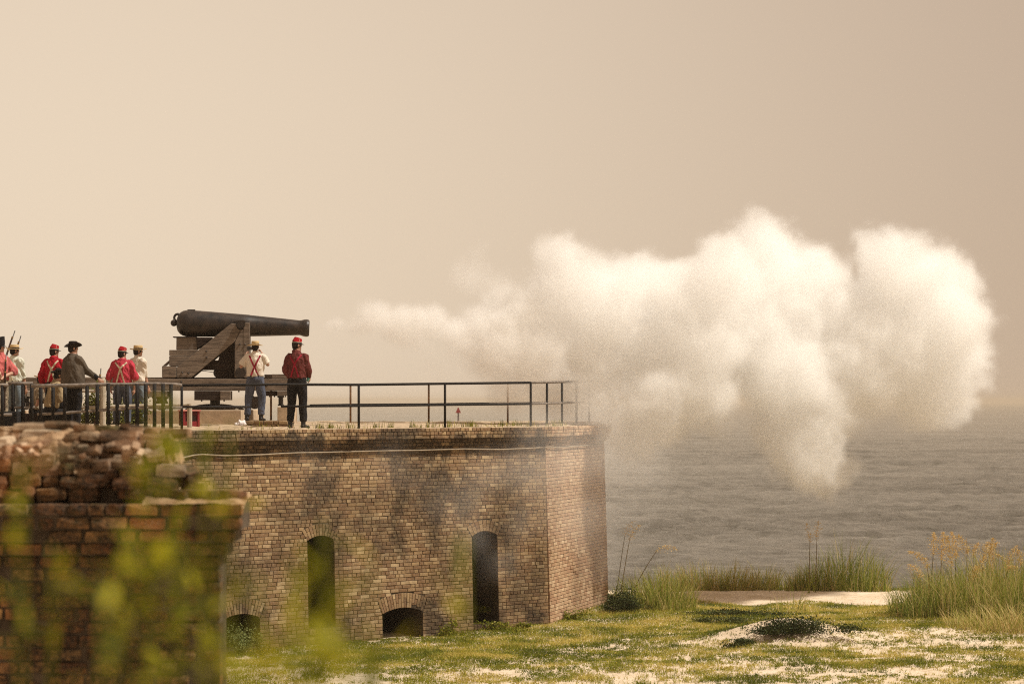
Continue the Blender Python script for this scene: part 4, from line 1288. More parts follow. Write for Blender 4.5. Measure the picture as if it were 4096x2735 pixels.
def person(label, px, Y, H, yaw, head=0, z=T, girth=1.0, shirt=WHITE, trousers=BLK, sleeve='long', arms=None, hat='kepi', straps=None, pose=None,
           coat=False, beard=False, hmat=None, pitch=0, feet=None, scross=.5, swid=.03, hoff=0.0):
    s = H / 1.75
    root = thing('person', label, 'person', (ax(px, Y), Y, z), R(yaw))
    inv = Matrix.Rotation(-R(yaw), 3, 'Z')
    def W(p): return inv @ Vector(p)                    # from view-aligned offsets to the body frame
    J = dict(pel=V3(0, 0, .93), wst=V3(0, -.005, 1.08), cst=V3(0, 0, 1.33), nek=V3(0, -.005, 1.50),
             hipR=V3(.095, 0, .90), hipL=V3(-.095, 0, .90), kneR=V3(.12, .02, .50), kneL=V3(-.12, .02, .50), ankR=V3(.13, -.02, .09), ankL=V3(-.13, -.02, .09))
    if pose: J.update({k: (v if isinstance(v, Vector) else V3(*v)) for k, v in pose.items()})
    for k in J: J[k] = J[k] * s
    spn = (J['nek'] - J['cst']).normalized()
    shw = .158 * s * (1 + (girth - 1) * .5)
    sh = {k: J['nek'] - spn * .065 * s + V3(sd * shw, 0, 0) for k, sd in (('R', 1), ('L', -1))}
    A = {'R': (V3(.26, -.03, 1.13) * s, V3(.25, .08, .86) * s), 'L': (V3(-.26, -.03, 1.13) * s, V3(-.25, .08, .86) * s)}
    if arms:
        for k, v in arms.items(): A[k] = tuple(W(p) for p in v)
    # body: one continuous mesh
    b = MB()
    sp = catm([J['pel'] - V3(0, 0, .06 * s), J['pel'] + V3(0, 0, .03 * s), J['wst'], J['cst'], J['nek'] - spn * .06 * s, J['nek'] - spn * .01 * s, J['nek'] + spn * .05 * s], 3)
    key = [(.13, .10), (.165, .12), (.145, .105), (.165, .115), (.15, .09), (.075, .065), (.056, .058)]
    def rings(sc, extra=0.0, kk=key):
        out = []
        for i in range(len(kk) - 1):
            for j in range(3):
                t = j / 3; out.append(tuple(((kk[i][q_] * (1 - t) + kk[i + 1][q_] * t) * sc * s + extra) for q_ in (0, 1)))
        out.append(tuple(v_ * sc * s + extra for v_ in kk[-1])); return out
    b.tube(sp, rings(.96 * girth if girth > 1 else .96), 18, right=(1, 0, 0))
    hq = Matrix.Rotation(R(head), 4, 'Z')
    hc = J['nek'] + spn * .145 * s + V3(0, .012, 0) + V3(0, 0, hoff)
    st_ = len(b.v)
    b.ball((0, -.008 * s, .02 * s), (.076 * s, .095 * s, .098 * s), 18, 12)
    b.ball((0, .022 * s, -.045 * s), (.058 * s, .068 * s, .066 * s), 14, 10)
    b.ball((0, .088 * s, -.008 * s), (.012 * s, .020 * s, .022 * s), 8, 6)
    b.ball((0, .080 * s, -.052 * s), (.026 * s, .012 * s, .011 * s), 8, 6)
    b.ball((0, .076 * s, -.088 * s), (.022 * s, .016 * s, .016 * s), 8, 6)
    b.ball((0, .080 * s, .022 * s), (.055 * s, .012 * s, .010 * s), 8, 6)
    for sd in (-1, 1): b.ball((sd * .078 * s, -.004 * s, -.005 * s), (.010 * s, .020 * s, .032 * s), 8, 6)
    b.tube([(0, -.01 * s, -.15 * s), (0, -.008 * s, -.03 * s)], [.055 * s, .055 * s], 12)
    HM = Matrix.Translation(hc) @ hq @ Matrix.Rotation(R(pitch), 4, 'X')
    xf(b, st_, HM)
    for k in 'RL':
        sd = 1 if k == 'R' else -1
        e, w = A[k]
        limb(b, [sh[k] - V3(sd * .03, 0, 0), sh[k] + V3(sd * .012, 0, -.02), (sh[k] + e) / 2 + V3(0, 0, -.0), e, (e * .45 + w * .55), w], [.05 * s, .052 * s, .045 * s, .04 * s, .037 * s, .026 * s])
        d = (w - e).normalized()
        palm = V3(-sd, .25, 0)
        hand(b, w, d, palm, s * 1.02, .5, sd)
        limb(b, [J['hip' + k], J['kne' + k], J['ank' + k]], [.085 * s, .055 * s, .042 * s])
        b.tube([J['ank' + k] + V3(0, -.03, -.05), J['ank' + k] + V3(0, .06, -.055), J['ank' + k] + V3(0, .15, -.065)], [.035, .04, .028], 10, flat=.6)
    bake(b, 'body', SKIN, root, .0075 * s, 2)
    # eyes
    for sd in (-1, 1):
        m = MB(); m.ball(HM @ V3(sd * .031 * s, .083 * s, .004 * s), .0085 * s, 8, 6); m.build('eye', HAIR, root, smooth=True)
    # hair at the back of the head
    m = MB(); m.ball((0, -.014 * s, .018 * s), (.083 * s, .094 * s, .102 * s), 20, 14)
    m.ball((0, -.045 * s, -.03 * s), (.068 * s, .058 * s, .062 * s), 16, 10)
    if beard: m.ball((0, .05 * s, -.085 * s), (.05 * s, .05 * s, .05 * s), 12, 8)
    xf(m, 0, HM)
    bake(m, 'hair', hmat or HAIR, root, .01, 2, .006, 60)
    # shirt or coat
    c = MB()
    g_ = girth
    lo = .98 if not coat else .80
    kk = [(.170, .128), (.178, .130), (.172, .124), (.184, .13), (.148, .10), (.085, .078), (.068, .068)]
    if coat: kk[0] = (.175, .14); kk[1] = (.2, .16); kk[2] = (.2, .155)
    zb = J['pel'] + (J['wst'] - J['pel']) * (.42 if not coat else -.55)
    sp2 = catm([zb, zb + (J['wst'] - J['pel']) * .25, J['wst'], J['cst'], J['nek'] - spn * .055 * s, J['nek'] - spn * .005 * s, J['nek'] + spn * .035 * s], 3)
    c.tube(sp2, rings(1.04 * g_, 0, kk), 20, right=(1, 0, 0))
    cuffs = []
    for k in 'RL':
        sd = 1 if k == 'R' else -1
        e, w = A[k]
        base = [sh[k] - V3(sd * .06, 0, 0), sh[k] + V3(sd * .015, 0, -.02), (sh[k] + e) / 2, e]
        up = 1.0 + .35 * (g_ - 1)
        if sleeve == 'long':
            limb(c, base + [(e * .5 + w * .5), w * .93 + e * .07], [.058 * up, .066 * up, .064 * up, .060 * up, .055, .042])
        elif sleeve == 'rolled':
            q_ = e * .82 + w * .18
            limb(c, base + [q_], [.058 * up, .068 * up, .066 * up, .062 * up, .058]); cuffs.append((e * .9 + w * .1, q_ + (w - e) * .03))
        else:
            q_ = sh[k] * .15 + e * .85
            limb(c, base[:2] + [(sh[k] + e) / 2, q_], [.062 * up, .076 * up, .074 * up, .068])
    # collar
    c.tube([J['nek'] + spn * .005 * s, J['nek'] + spn * .045 * s], [(.078 * s, .078 * s), (.07 * s, .07 * s)], 14, right=(1, 0, 0))
    shirt_o = bake(c, 'coat' if coat else 'shirt', shirt, root, .011 * s, 3, .040 if not coat else .026, 9, px * .01)
    for a, q_ in cuffs:
        m = MB(); m.tube([a, q_], [.062, .060], 14); m.build('cuff', shirt, root, smooth=True)
    if coat:
        for k in 'R':
            e, w = A[k]; m = MB(); m.tube([e * .42 + w * .58, e * .25 + w * .75, w * .97 + e * .03], [.056, .054, .05], 14); m.build('cuff', BLK, root, smooth=True)
    # trousers
    c = MB()
    c.tube(catm([J['pel'] - V3(0, 0, .09 * s), J['pel'], J['pel'] + (J['wst'] - J['pel']) * .62], 3), [tuple(v_ * g_ * s for v_ in r_) for r_ in ((.13, .11), (.155, .122), (.178, .134), (.182, .138), (.176, .13), (.168, .122), (.163, .12))], 18, right=(1, 0, 0))
    for k in 'RL':
        hp, kn, an = J['hip' + k], J['kne' + k], J['ank' + k]
        gg = 1 + (g_ - 1) * .6
        limb(c, [hp, (hp + kn) / 2, kn, (kn + an) / 2, an + (kn - an) * .12], [.098 * s * gg, .094 * s * gg, .082 * s, .074 * s, .070 * s])
    bake(c, 'trousers', trousers, root, .012 * s, 3, .022, 8, px * .02)
    for k in 'RL':
        an, kn = J['ank' + k], J['kne' + k]
        m = MB()
        yw = V3(0, 1, 0)
        out = V3((1 if k == 'R' else -1) * .25, 1, 0).normalized()
        m.tube([an + (kn - an) * .30, an, an + V3(0, 0, -.04)], [.055, .048, .046], 14)
        base = V3(an.x, an.y, an.z - .05)
        m.tube([base - out * .055 + V3(0, 0, .0), base + out * .03 + V3(0, 0, .004), base + out * .11 - V3(0, 0, .006), base + out * .185 - V3(0, 0, .012), base + out * .215 - V3(0, 0, .018)], [(.036, .038), (.042, .040), (.046, .033), (.042, .024), (.02, .015)], 14)
        bake(m, 'boot', LEATHER, root, .009, 2)
    # braces crossing on the back
    if straps:
        me = shirt_o.data
        bv = BVHTree.FromPolygons([v_.co for v_ in me.vertices], [tuple(p_.vertices) for p_ in me.polygons])
        zt, zb_ = (J['nek'] - spn * .045 * s).z, (J['pel'] + (J['wst'] - J['pel']) * .45).z
        for sd in (-1, 1):
            P = []
            for i in range(26):
                t = i / 25
                zz_ = zt + (zb_ - zt) * t
                if t < scross: xx = sd * .115 * s * g_ * (1 - t / scross)
                else: xx = -sd * .075 * s * g_ * ((t - scross) / (1 - scross)) ** (.9)
                hit = bv.ray_cast(V3(xx, -1, zz_), V3(0, 1, 0))
                if hit[0] is not None: P.append((hit[0], hit[1]))
            m = MB()
            for i in range(len(P) - 1):
                (a, na), (b_, nb) = P[i], P[i + 1]
                d = (b_ - a).normalized(); ss = d.cross(V3(0, -1, 0)).normalized() * swid * .5
                o1 = V3(0, -.008 - .002 * sd, 0); o2 = V3(0, .004, 0)
                m.add([a - ss + o1, a + ss + o1, b_ + ss + o1, b_ - ss + o1, a - ss + o2, a + ss + o2, b_ + ss + o2, b_ - ss + o2],
                      [(0, 1, 2, 3), (4, 7, 6, 5), (0, 4, 5, 1), (2, 6, 7, 3), (1, 5, 6, 2), (0, 3, 7, 4)])
            m.build('braces', straps, root)
            tg = MB()
            if P:
                a = P[-1][0]; tg.box(a + V3(0, -.008, -.02), (.03, .014, .055)); tg.build('brace_end', LEATHER, root)
    # hats
    if hat:
        hr = lambda nm, mb_, mt_, par, sm=True: (xf(mb_, 0, HM), mb_.build(nm, mt_, par, smooth=sm))[1]
        if hat in ('kepi', 'blackkepi'):
            km = KRED if hat == 'kepi' else BLK
            m = MB(); tl = .030
            m.tube([(0, -.004 * s, .060 * s), (0, .004 * s, .085 * s), (0, .018 * s, .112 * s), (0, .030 * s, .138 * s), (0, .0315 * s, .142 * s)], [(.087 * s, .100 * s), (.084 * s, .093 * s), (.081 * s, .086 * s), (.078 * s, .080 * s), (.073 * s, .075 * s)], 22, right=(1, 0, 0))
            if hat == 'blackkepi':
                m = MB(); m.tube([(0, 0, .05), (0, 0, .11), (0, -.02, .19), (0, -.02, .2)], [(.09, .1), (.095, .1), (.115, .115), (.10, .10)], 18, right=(1, 0, 0))
            kh = hr('kepi', m, km, root, False)
            m = MB(); m.tube([(0, -.006 * s, .030 * s), (0, -.004 * s, .058 * s)], [(.0895 * s, .1015 * s), (.090 * s, .102 * s)], 24, right=(1, 0, 0)); hr('hat_band', m, LEATHER, kh)
            if hat == 'kepi':
                m = MB(); m.tube([(0, -.004 * s, .058 * s), (0, -.004 * s, .064 * s)], [(.0905 * s, .1025 * s)] * 2, 24, right=(1, 0, 0)); hr('piping', m, CREAM, kh)
                m = MB(); m.tube([(.0, -.104 * s, .06 * s), (.0, -.078 * s, .12 * s), (0, -.05 * s, .139 * s)], .004, 6); m.tube([(.09 * s, 0, .06 * s), (.084 * s, .01, .1 * s), (.068 * s, .02 * s, .141 * s)], .004, 6)
                hr('piping', m, CREAM, kh)
            m = MB(); V, F = [], []
            for i in range(13):
                a = R(-65 + 130 * i / 12)
                V += [(.088 * s * math.sin(a), .098 * s * math.cos(a), .036 * s), (.094 * s * math.sin(a), .098 * s * math.cos(a) + .055 * s * math.cos(a) ** .7 * 1, .018 * s),
                      (.094 * s * math.sin(a), .098 * s * math.cos(a) + .055 * s * math.cos(a) ** .7, .014 * s), (.088 * s * math.sin(a), .098 * s * math.cos(a), .030 * s)]
            for i in range(12):
                k_ = 4 * i
                for q_ in range(4): F.append((k_ + q_, k_ + (q_ + 1) % 4, k_ + 4 + (q_ + 1) % 4, k_ + 4 + q_))
            m.add(V, F); hr('visor', m, LEATHER, kh)
        else:
            dark = hat == 'slouch'
            mt_ = simple('black_felt', (.016, .011, .010), .9, .15) if dark else STRAW
            br = .175 if not dark else .17
            def brim(a, r):
                if dark: return .030 + .075 * abs(math.sin(a)) ** 2 * ((r - .09) / .075) ** 1.3 + .0 * math.cos(a) + (.03 * (r - .09) / .075 * max(0, math.cos(a - .2)))
                return .036 + .012 * math.cos(2 * a) * ((r - .09) / .07) + .012 * ((r - .09) / .07)
            m = MB(); V, F = [], []; n = 36
            for r_ in (.084, .11, .14, br):
                for i in range(n):
                    a = 2 * math.pi * i / n
                    V.append((r_ * 1.0 * math.sin(a) * s, (r_ + .008) * math.cos(a) * s, brim(a, max(r_, .09)) * s))
            nv_ = len(V)
            V += [(x_, y_, z_ - .006) for x_, y_, z_ in V]
            for L_ in range(3):
                for i in range(n):
                    j = (i + 1) % n
                    F.append((L_ * n + i, L_ * n + j, (L_ + 1) * n + j, (L_ + 1) * n + i)); F.append((nv_ + L_ * n + i, nv_ + (L_ + 1) * n + i, nv_ + (L_ + 1) * n + j, nv_ + L_ * n + j))
            for i in range(n):
                j = (i + 1) % n; F.append((3 * n + i, 3 * n + j, nv_ + 3 * n + j, nv_ + 3 * n + i))
            m.add(V, F)
            if dark:
                m.tube([(0, 0, .03 * s), (0, 0, .09 * s), (0, .0, .135 * s), (0, 0, .15 * s), (0, 0, .152 * s)], [(.086 * s, .1 * s), (.084 * s, .096 * s), (.08 * s, .088 * s), (.06 * s, .066 * s), (.02, .02)], 24, right=(1, 0, 0))
            else:
                m.tube([(0, 0, .034 * s), (0, 0, .125 * s), (0, 0, .134 * s), (0, 0, .136 * s)], [(.089 * s, .102 * s), (.084 * s, .096 * s), (.078 * s, .09 * s), (.02 * s, .02 * s)], 24, right=(1, 0, 0))
            hh_ = hr('hat', m, mt_, root, True)
            if not dark:
                m = MB(); m.tube([(0, 0, .046 * s), (0, 0, .070 * s)], [(.0915 * s, .1045 * s), (.090 * s, .103 * s)], 24, right=(1, 0, 0)); hr('hat_band', m, BLK, hh_)
    return root

# standing row, from the left
person('man in a pale green tinted shirt, straw hat and pale jeans, side-on at the left', 58, 41.6, 1.68, -30, -25, T, 1.0, MINT, JEAN2, 'rolled', {'R': ((.17, .0, 1.08), (.2, .1, .82)), 'L': ((-.25, .05, 1.1), (-.2, .2, .9))}, 'boater', CREAM)
person('man in a pink shirt and tall black cap at the picture edge, gripping a musket', -2, 39.0, 1.68, -115, 25, T, 1.12, PINK, CAMO, 'rolled', {'R': ((.05, -.22, 1.10), (.09, -.36, 1.06)), 'L': ((.25, .12, 1.12), (.12, -.25, 1.0))}, 'blackkepi')
person('man in a bright red shirt and red kepi with cream braces, beside the grey coat', 217, 40.4, 1.63, -12, -42, T, 1.1, REDS, BLK, 'long', {'R': ((.26, -.02, 1.05), (.22, .14, .84)), 'L': ((-.27, 0, 1.03), (-.24, .14, .82))}, 'kepi', CREAM, scross=.42)
person('stout man in a grey wool coat and black slouch hat, hand on a musket', 292, 39.0, 1.66, -42, -20, T, 1.32, COAT, BLK, 'long', {'R': ((.24, .02, 1.14), (.47, .06, .98)), 'L': ((-.2, .2, 1.05), (.0, .32, 1.0))}, 'slouch', coat=True,
       pose=dict(kneR=(.13, .02, .5), kneL=(-.13, .02, .5), ankR=(.13, 0, .09), ankL=(-.13, 0, .09)))
person('man in a white shirt and wide straw hat standing behind the faded red shirt', 552, 42.8, 1.70, -38, -28, T, 1.0, WHITE, JEAN2, 'rolled', {'R': ((.13, .05, 1.12), (.19, .12, .84)), 'L': ((-.22, .1, 1.1), (-.12, .25, .9))}, 'boater', CREAM)
person('man in a faded red shirt with cream braces and blue jeans, head turned right', 489, 41.4, 1.61, -6, -38, T, 1.14, ROSE, JEAN, 'rolled', {'R': ((.255, -.02, 1.05), (.235, .05, .80)), 'L': ((-.26, -.02, 1.05), (-.25, .05, .82))}, 'kepi', CREAM, scross=.3)
person('man with a boater and crossed red braces photographing from the brick plinth', 1021, 42.65, 1.64, 0, 0, HC - .405, 1.06, WHITE, JEAN, 'short', {'R': ((.26, .02, 1.17), (.10, .30, 1.42)), 'L': ((-.30, .02, 1.13), (-.235, .22, 1.36))}, 'boater', REDST, scross=.58, swid=.036,
       pose=dict(kneR=(.14, .04, .48), kneL=(-.15, .03, .48), ankR=(.13, 0, .09), ankL=(-.18, -.02, .09)))
person('man in a dark red plaid shirt and red kepi standing alone under the muzzle', 1188, 41.65, 1.80, -14, -44, T, 1.06, WINE, BLK, 'long', {'R': ((.235, -.02, 1.20), (.24, .12, 1.04)), 'L': ((-.24, 0, 1.18), (-.12, .2, 1.02))}, 'kepi', REDST, scross=.42,
       pose=dict(ankR=(.14, -.02, .09), ankL=(-.14, -.02, .09)))
person('man seated low in a tan jacket and black hat, one hand to his face', 203, 39.75, 1.66, -62, 0, T, 1.08, TAN, BLK, 'long', {'R': ((.22, -.12, .58), (.21, -.02, .82)), 'L': ((.22, .2, .6), (.3, .1, .6))}, 'slouch',
       pose=dict(pel=(0, 0, .38), wst=(0, .03, .55), cst=(0, .08, .80), nek=(0, .12, .97), hipR=(.1, .03, .32), hipL=(-.1, .03, .32), kneR=(.16, .42, .34), kneL=(-.14, .42, .42), ankR=(.14, .45, .09), ankL=(-.14, .36, .09)), pitch=-12)
person('man seated low in a mottled shirt and straw hat, behind the tan jacket', 140, 40.9, 1.62, -65, 0, T, .98, CAMO, BLK, 'short', {'R': ((.10, -.15, .55), (.02, -.1, .35)), 'L': ((.2, .2, .5), (.3, .1, .4))}, 'boater',
       pose=dict(pel=(0, 0, .36), wst=(0, .02, .52), cst=(0, .06, .77), nek=(0, .10, .93), hipR=(.1, .03, .34), hipL=(-.1, .03, .34), kneR=(.14, .42, .38), kneL=(-.14, .42, .38), ankR=(.14, .4, .09), ankL=(-.14, .4, .09)), pitch=-8)
m = MB(); m.box((0, 0, 0), (.42, .42, .30)); o = m.build('wooden_crate', WOODD, bevel=.01); o.location = (ax(140, 40.9), 40.9, T + .16)
tag(o, 'small dark crate under the seated man in the mottled shirt', 'crate')

# muskets
GUNWOOD = wood_mat('walnut', (.03, .014, .008), (.07, .03, .015), (10, 10, 1.5))
STEEL = simple('gun_steel', (.045, .04, .038), .35, .6, .6)
BRASS = simple('brass', (.45, .28, .10), .4, .5, .6)
def musket(label, butt, muzzle):
    butt, muzzle = Vector(butt), Vector(muzzle)
    d = muzzle - butt; L = d.length
    root = thing('musket', label, 'musket', butt, 0, None)
    root.rotation_euler = d.to_track_quat('Z', 'Y').to_euler()
    k = L / 1.42
    m = MB(); m.tube([(0, .02, 0), (0, .018, .06), (0, .008, .2), (0, 0, .33), (0, 0, .42), (0, 0, 1.28 * k)], [(.018, .058), (.019, .055), (.017, .04), (.018, .022), (.02, .022), (.015, .015)], 12, right=(1, 0, 0)); m.build('stock', GUNWOOD, root, smooth=True)
    m = MB(); m.tube([(0, -.012, .42), (0, -.012, L - .002)], [.013, .010], 10); m.build('barrel', STEEL, root, smooth=True)
    for zz_ in (.62, .95, 1.24):
        m = MB(); m.tube([(0, -.004, zz_ * k), (0, -.004, zz_ * k + .02)], .021, 10); m.build('barrel_band', BRASS, root)
    m = MB(); m.tube([(0, .02, .33), (0, .05, .36), (0, .05, .40), (0, .02, .43)], .004, 6); m.build('trigger_guard', BRASS, root)
    m = MB(); m.box((.02, -.005, .42), (.012, .03, .1)); m.tube([(.026, -.01, .44), (.03, -.035, .45), (.03, -.045, .43)], .007, 6); m.build('lock_plate', STEEL, root)
musket('musket standing upright under the hand of the man in the grey coat', Vector((ax(384, 39.1), 39.1, T + .02)), at(402, 1472, 39.2))
musket('taller of the two muskets sloping up behind the straw hat at the left', (ax(-22, 41.9), 41.9, at(0, 1565, 41.9).z), at(58, 1321, 42.2))
musket('shorter, further musket muzzle rising behind the straw hat at the left', (ax(12, 42.9), 42.9, at(0, 1575, 42.9).z), at(82, 1342, 43.2))
musket('musket gripped in front by the man in the pink shirt', (ax(14, 38.6), 38.62, T + .38), at(23, 1415, 38.6))
# coat strap, phone, cup
m = MB()
PHONE = simple('phone_black', (.012, .012, .014), .25, .5)
ph = at(980 + 22, 1393, 42.9)
m = MB(); m.box((0, 0, 0), (.135, .012, .07)); o = m.build('camera_phone', PHONE, bevel=.004); o.location = at(1001, 1393, 42.92); tag(o, 'small black camera phone held up by the man with the boater', 'phone')
CY = simple('cyan_plastic', (.12, .42, .38), .4, .4)
m = MB(); m.lathe([(0, .022), (.0, .028), (.05, .032), (.075, .036), (.076, .03)], 18); o = m.build('cup', CY, smooth=True)
o.location = at(1230, 1522, 41.76); o.rotation_euler = (R(20), R(25), 0); tag(o, 'small turquoise cup held by the man in the plaid shirt', 'cup')

# ------------------------------------------------------------------ ruined wall in the foreground
YW = 11.6
def fw(px, py, Y=YW): return at(px, py, Y)
FBRICK = brick_mat('old_brick', ((0.50, 0.26, 0.09), (0.33, 0.13, 0.045), (0.60, 0.36, 0.15)), [(tuple(fw(x_, y_)), (a_, b_), .97) for x_, y_, a_, b_ in ((960, 2060, .09, .12), (840, 2180, .22, .09), (560, 2180, .30, .06), (250, 2150, .35, .05), (150, 2000, .3, .05), (820, 2420, .16, .14), (330, 2640, .2, .14), (700, 2620, .25, .12), (620, 1960, .2, .07), (700, 2290, .12, .1))], .98, .45, sc=2.2, thr=.37)  # dark patches: stains, plus the shadow below the cornice painted into the colour
CAPM = NT('crumbled_mortar'); v = CAPM.pos()
cc_ = CAPM.mix(CAPM.ramp(CAPM.noise(v, 9, 6, .65), .35, .65), (0.20, 0.11, 0.055), (0.50, 0.34, 0.20))
cc_ = CAPM.mix(CAPM.ramp(CAPM.noise(v, 3.2, 4, .6), .5, .62, 0, .8), cc_, (0.10, 0.06, 0.03))
CAPM.bump(CAPM.noise(v, 50, 5, .7), 1.0, .012)
CAPM = CAPM.done(cc_, .95, .1)
ruin = thing('ruined_wall', 'crumbling old brick wall with stepped cornice standing close by', 'wall', (-3.0, YW, 0))
RL = Vector(ruin.location)
xe = fw(884, 2400).x
m = MB()
m.box(Vector((-4.5, YW + .19, 1.9)) - RL + Vector(((xe + 3.0 - .02) * .5 + 1.5 - 1.5, 0, 0)) * 0, (0.01, .01, .01))
m = MB()
def cbox(x0, x1, y0, y1, z0, z1): m.box(Vector(((x0 + x1) / 2, (y0 + y1) / 2, (z0 + z1) / 2)) - RL, (x1 - x0, y1 - y0, z1 - z0))
zt_ = fw(0, 2008).z
cbox(-7.2, xe - .012, YW + .012, YW + .3, -.3, zt_ - .3)
cbox(-7.2, xe + .03, YW - .03, YW + .3, zt_ - .301, zt_ - .225)
cbox(-7.2, xe + .08, YW - .075, YW + .3, zt_ - .226, zt_ - .15)
cbox(-7.2, xe + .125, YW - .125, YW + .3, zt_ - .151, zt_ - .012)
xu = fw(668, 1900).x
cbox(-7.2, xu - .05, YW + .10, YW + .5, zt_ - .02, zt_ + .22)
m.build('core', MORTAR, ruin)
rr2 = random.Random(5)
bcache = {}
def old_brick(x, y, z, L, H_, rot=(0, 0, 0), D=.11):
    key = (round(L / .02), rr2.randrange(4))
    if key not in bcache:
        b = bmesh.new(); bmesh.ops.create_cube(b, size=1.0)
        bmesh.ops.subdivide_edges(b, edges=b.edges, cuts=1, use_grid_fill=True)
        for v_ in b.verts:
            n_ = sum(1 for k_ in v_.co if abs(k_) > .4)
            if n_ == 3: v_.co *= .90 + .05 * rr2.random()
            elif n_ == 2: v_.co *= .955
            v_.co.x *= key[0] * .02 - .014; v_.co.y *= D; v_.co.z *= H_ - .013
            v_.co += Vector((rr2.uniform(-.004, .004), rr2.uniform(-.005, .005), rr2.uniform(-.003, .003)))
        me = bpy.data.meshes.new('brick'); b.to_mesh(me); b.free(); me.materials.append(FBRICK); bcache[key] = me
    o = link(bpy.data.objects.new('brick', bcache[key]), ruin)
    o.location = Vector((x + L / 2, y + D / 2, z + H_ / 2)) - RL
    o.rotation_euler = rot
    return o
HB = .0752
for c in range(15):
    z0 = zt_ - (c + 1) * HB
    d = (.145, .14, .095, .045)[c] if c < 4 else 0.0
    x = -3.35 + rr2.uniform(-.1, .1); xend = xe + d
    while x < xend - .01:
        L = rr2.choice((.2, .205, .21, .21, .11, .1)) * rr2.uniform(.95, 1.05)
        if xend - (x + L) < .06: L = xend - x
        if c in (4, 5) and rr2.random() < .12: x += L; continue
        old_brick(x, YW - d + rr2.gauss(0, .006) + (.02 if rr2.random() < .1 else 0), z0 + rr2.gauss(0, .002), L, HB, (rr2.gauss(0, .02), rr2.gauss(0, .012), rr2.gauss(0, .02)))
        x += L
PALEB = brick_mat('pale_brick', ((0.52, 0.35, 0.22), (0.36, 0.20, 0.11), (0.60, 0.45, 0.30)), (), .9, .25, sc=2.2, thr=.47)
pcache = {}
def chunk(x, y, z, L, H_, D, mat, rot):
    """broken lump of brick and mortar"""
    key = (rr2.randrange(7), mat.name)
    if key not in pcache:
        b = bmesh.new(); bmesh.ops.create_cube(b, size=1.0)
        bmesh.ops.subdivide_edges(b, edges=b.edges, cuts=1, use_grid_fill=True)
        for v_ in b.verts:
            n_ = sum(1 for k_ in v_.co if abs(k_) > .4)
            v_.co *= {3: .86, 2: .94, 1: 1.0, 0: 1}[n_] + rr2.uniform(-.07, .05)
        me = bpy.data.meshes.new('rubble'); b.to_mesh(me); b.free(); me.materials.append(mat); pcache[key] = me
    o = link(bpy.data.objects.new('rubble', pcache[key]), ruin)
    o.location = Vector((x, y, z)) - RL; o.scale = (L, D, H_); o.rotation_euler = rot
rows = [(.0, .075, .02, 0), (.072, .075, .035, 0), (.145, .075, .05, 1), (.205, .07, .075, 2), (.262, .07, .12, 2), (.315, .06, .2, 2), (.35, .06, .32, 2), (.375, .05, .45, 2)]
for ri, (dz, hh_, dy, kind_) in enumerate(rows):
    x = -3.5; xend = xu + .0 - .012 * ri
    while x < xend:
        L = rr2.choice((rr2.uniform(.08, .12), rr2.uniform(.17, .23), rr2.uniform(.17, .23)))
        wob = .022 * math.sin(x * 4.3 + ri) + .012 * math.sin(x * 11 + 2 * ri)
        if rr2.random() > (.13 if kind_ < 2 else .06):
            mat = FBRICK if (kind_ == 0 or (kind_ == 1 and rr2.random() < .6) or rr2.random() < .12) else PALEB
            chunk(x + L / 2, YW + dy + .06 + rr2.gauss(0, .015), zt_ + dz + hh_ / 2 + wob * (1 if kind_ else .4), L * 1.02, hh_ * rr2.uniform(.85, 1.25), .16, mat, (rr2.gauss(0, .08), rr2.gauss(0, .05), rr2.gauss(0, .10)))
        x += L
for i in range(60):
    x = rr2.uniform(-3.4, xu - .02); chunk(x, YW + rr2.uniform(.0, .3), zt_ + rr2.uniform(.24, .33), rr2.uniform(.03, .08), rr2.uniform(.02, .05), .05, PALEB, (rr2.gauss(0, .4), rr2.gauss(0, .4), rr2.uniform(0, 3)))
for (px, py, ry, L) in ((700, 1985, .1, .2), (765, 1955, -.1, .16), (800, 1990, .05, .2), (868, 1992, -.05, .21), (925, 1998, .06, .15), (745, 1900, .3, .12), (700, 1925, -.1, .14)):
    p = fw(px, py, YW + .02); old_brick(p.x - L / 2, YW - .02 + (.1 if py < 1970 else 0), max(zt_ + .002, p.z - .035), L, .07, (rr2.gauss(0, .1), ry, rr2.gauss(0, .3)))
def patch(name, x0, x1, y0, y1, nx, ny, fz, mat):
    X, Y = np.meshgrid(np.linspace(x0, x1, nx), np.linspace(y0, y1, ny), indexing='ij')
    Z = fz(X, Y)
    I = np.arange(nx * ny).reshape(nx, ny)
    F = np.stack([I[:-1, :-1], I[1:, :-1], I[1:, 1:], I[:-1, 1:]], -1).reshape(-1, 4)
    V = np.stack([X, Y, Z], -1).reshape(-1, 3) - np.array(RL)
    return link(bpy.data.objects.new(name, mesh_np(name, V, F, mat, smooth=True)), ruin)
zb_ = zt_ + .26
def capz(X, Y):
    t = np.clip((Y - (YW + .06)) / .5, 0, 1)
    prof = -.16 * np.exp(-t * 10) + .125 * (1 - (1 - t) ** 2.4)
    nz_ = (fbm(X, Y * 1.6, 4, 7.5) - .5) * .06 + (fbm(X + 7, Y * 2, 3, 22) - .5) * .05
    endr = np.clip((xu + .015 - X) / .10, 0, 1)
    low = .035 * np.clip((-2.6 - X) / .5, 0, 1)
    return zb_ - .33 * (1 - endr) ** 2 + prof * (.3 + .7 * endr) + nz_ + .02 * np.sin(X * 9) - low * 0
patch('mortar_cap', -6.5, xu - .02, YW + .07, YW + .75, 420, 70, capz, CAPM)
def ledz(X, Y):
    t = np.clip((Y - (YW - .14)) / .3, 0, 1)
    return zt_ - .004 + .06 * t + (fbm(X, Y * 1.6, 4, 9) - .5) * .03 - .03 * np.clip((X - (xe + .08)) / .07, 0, 1)
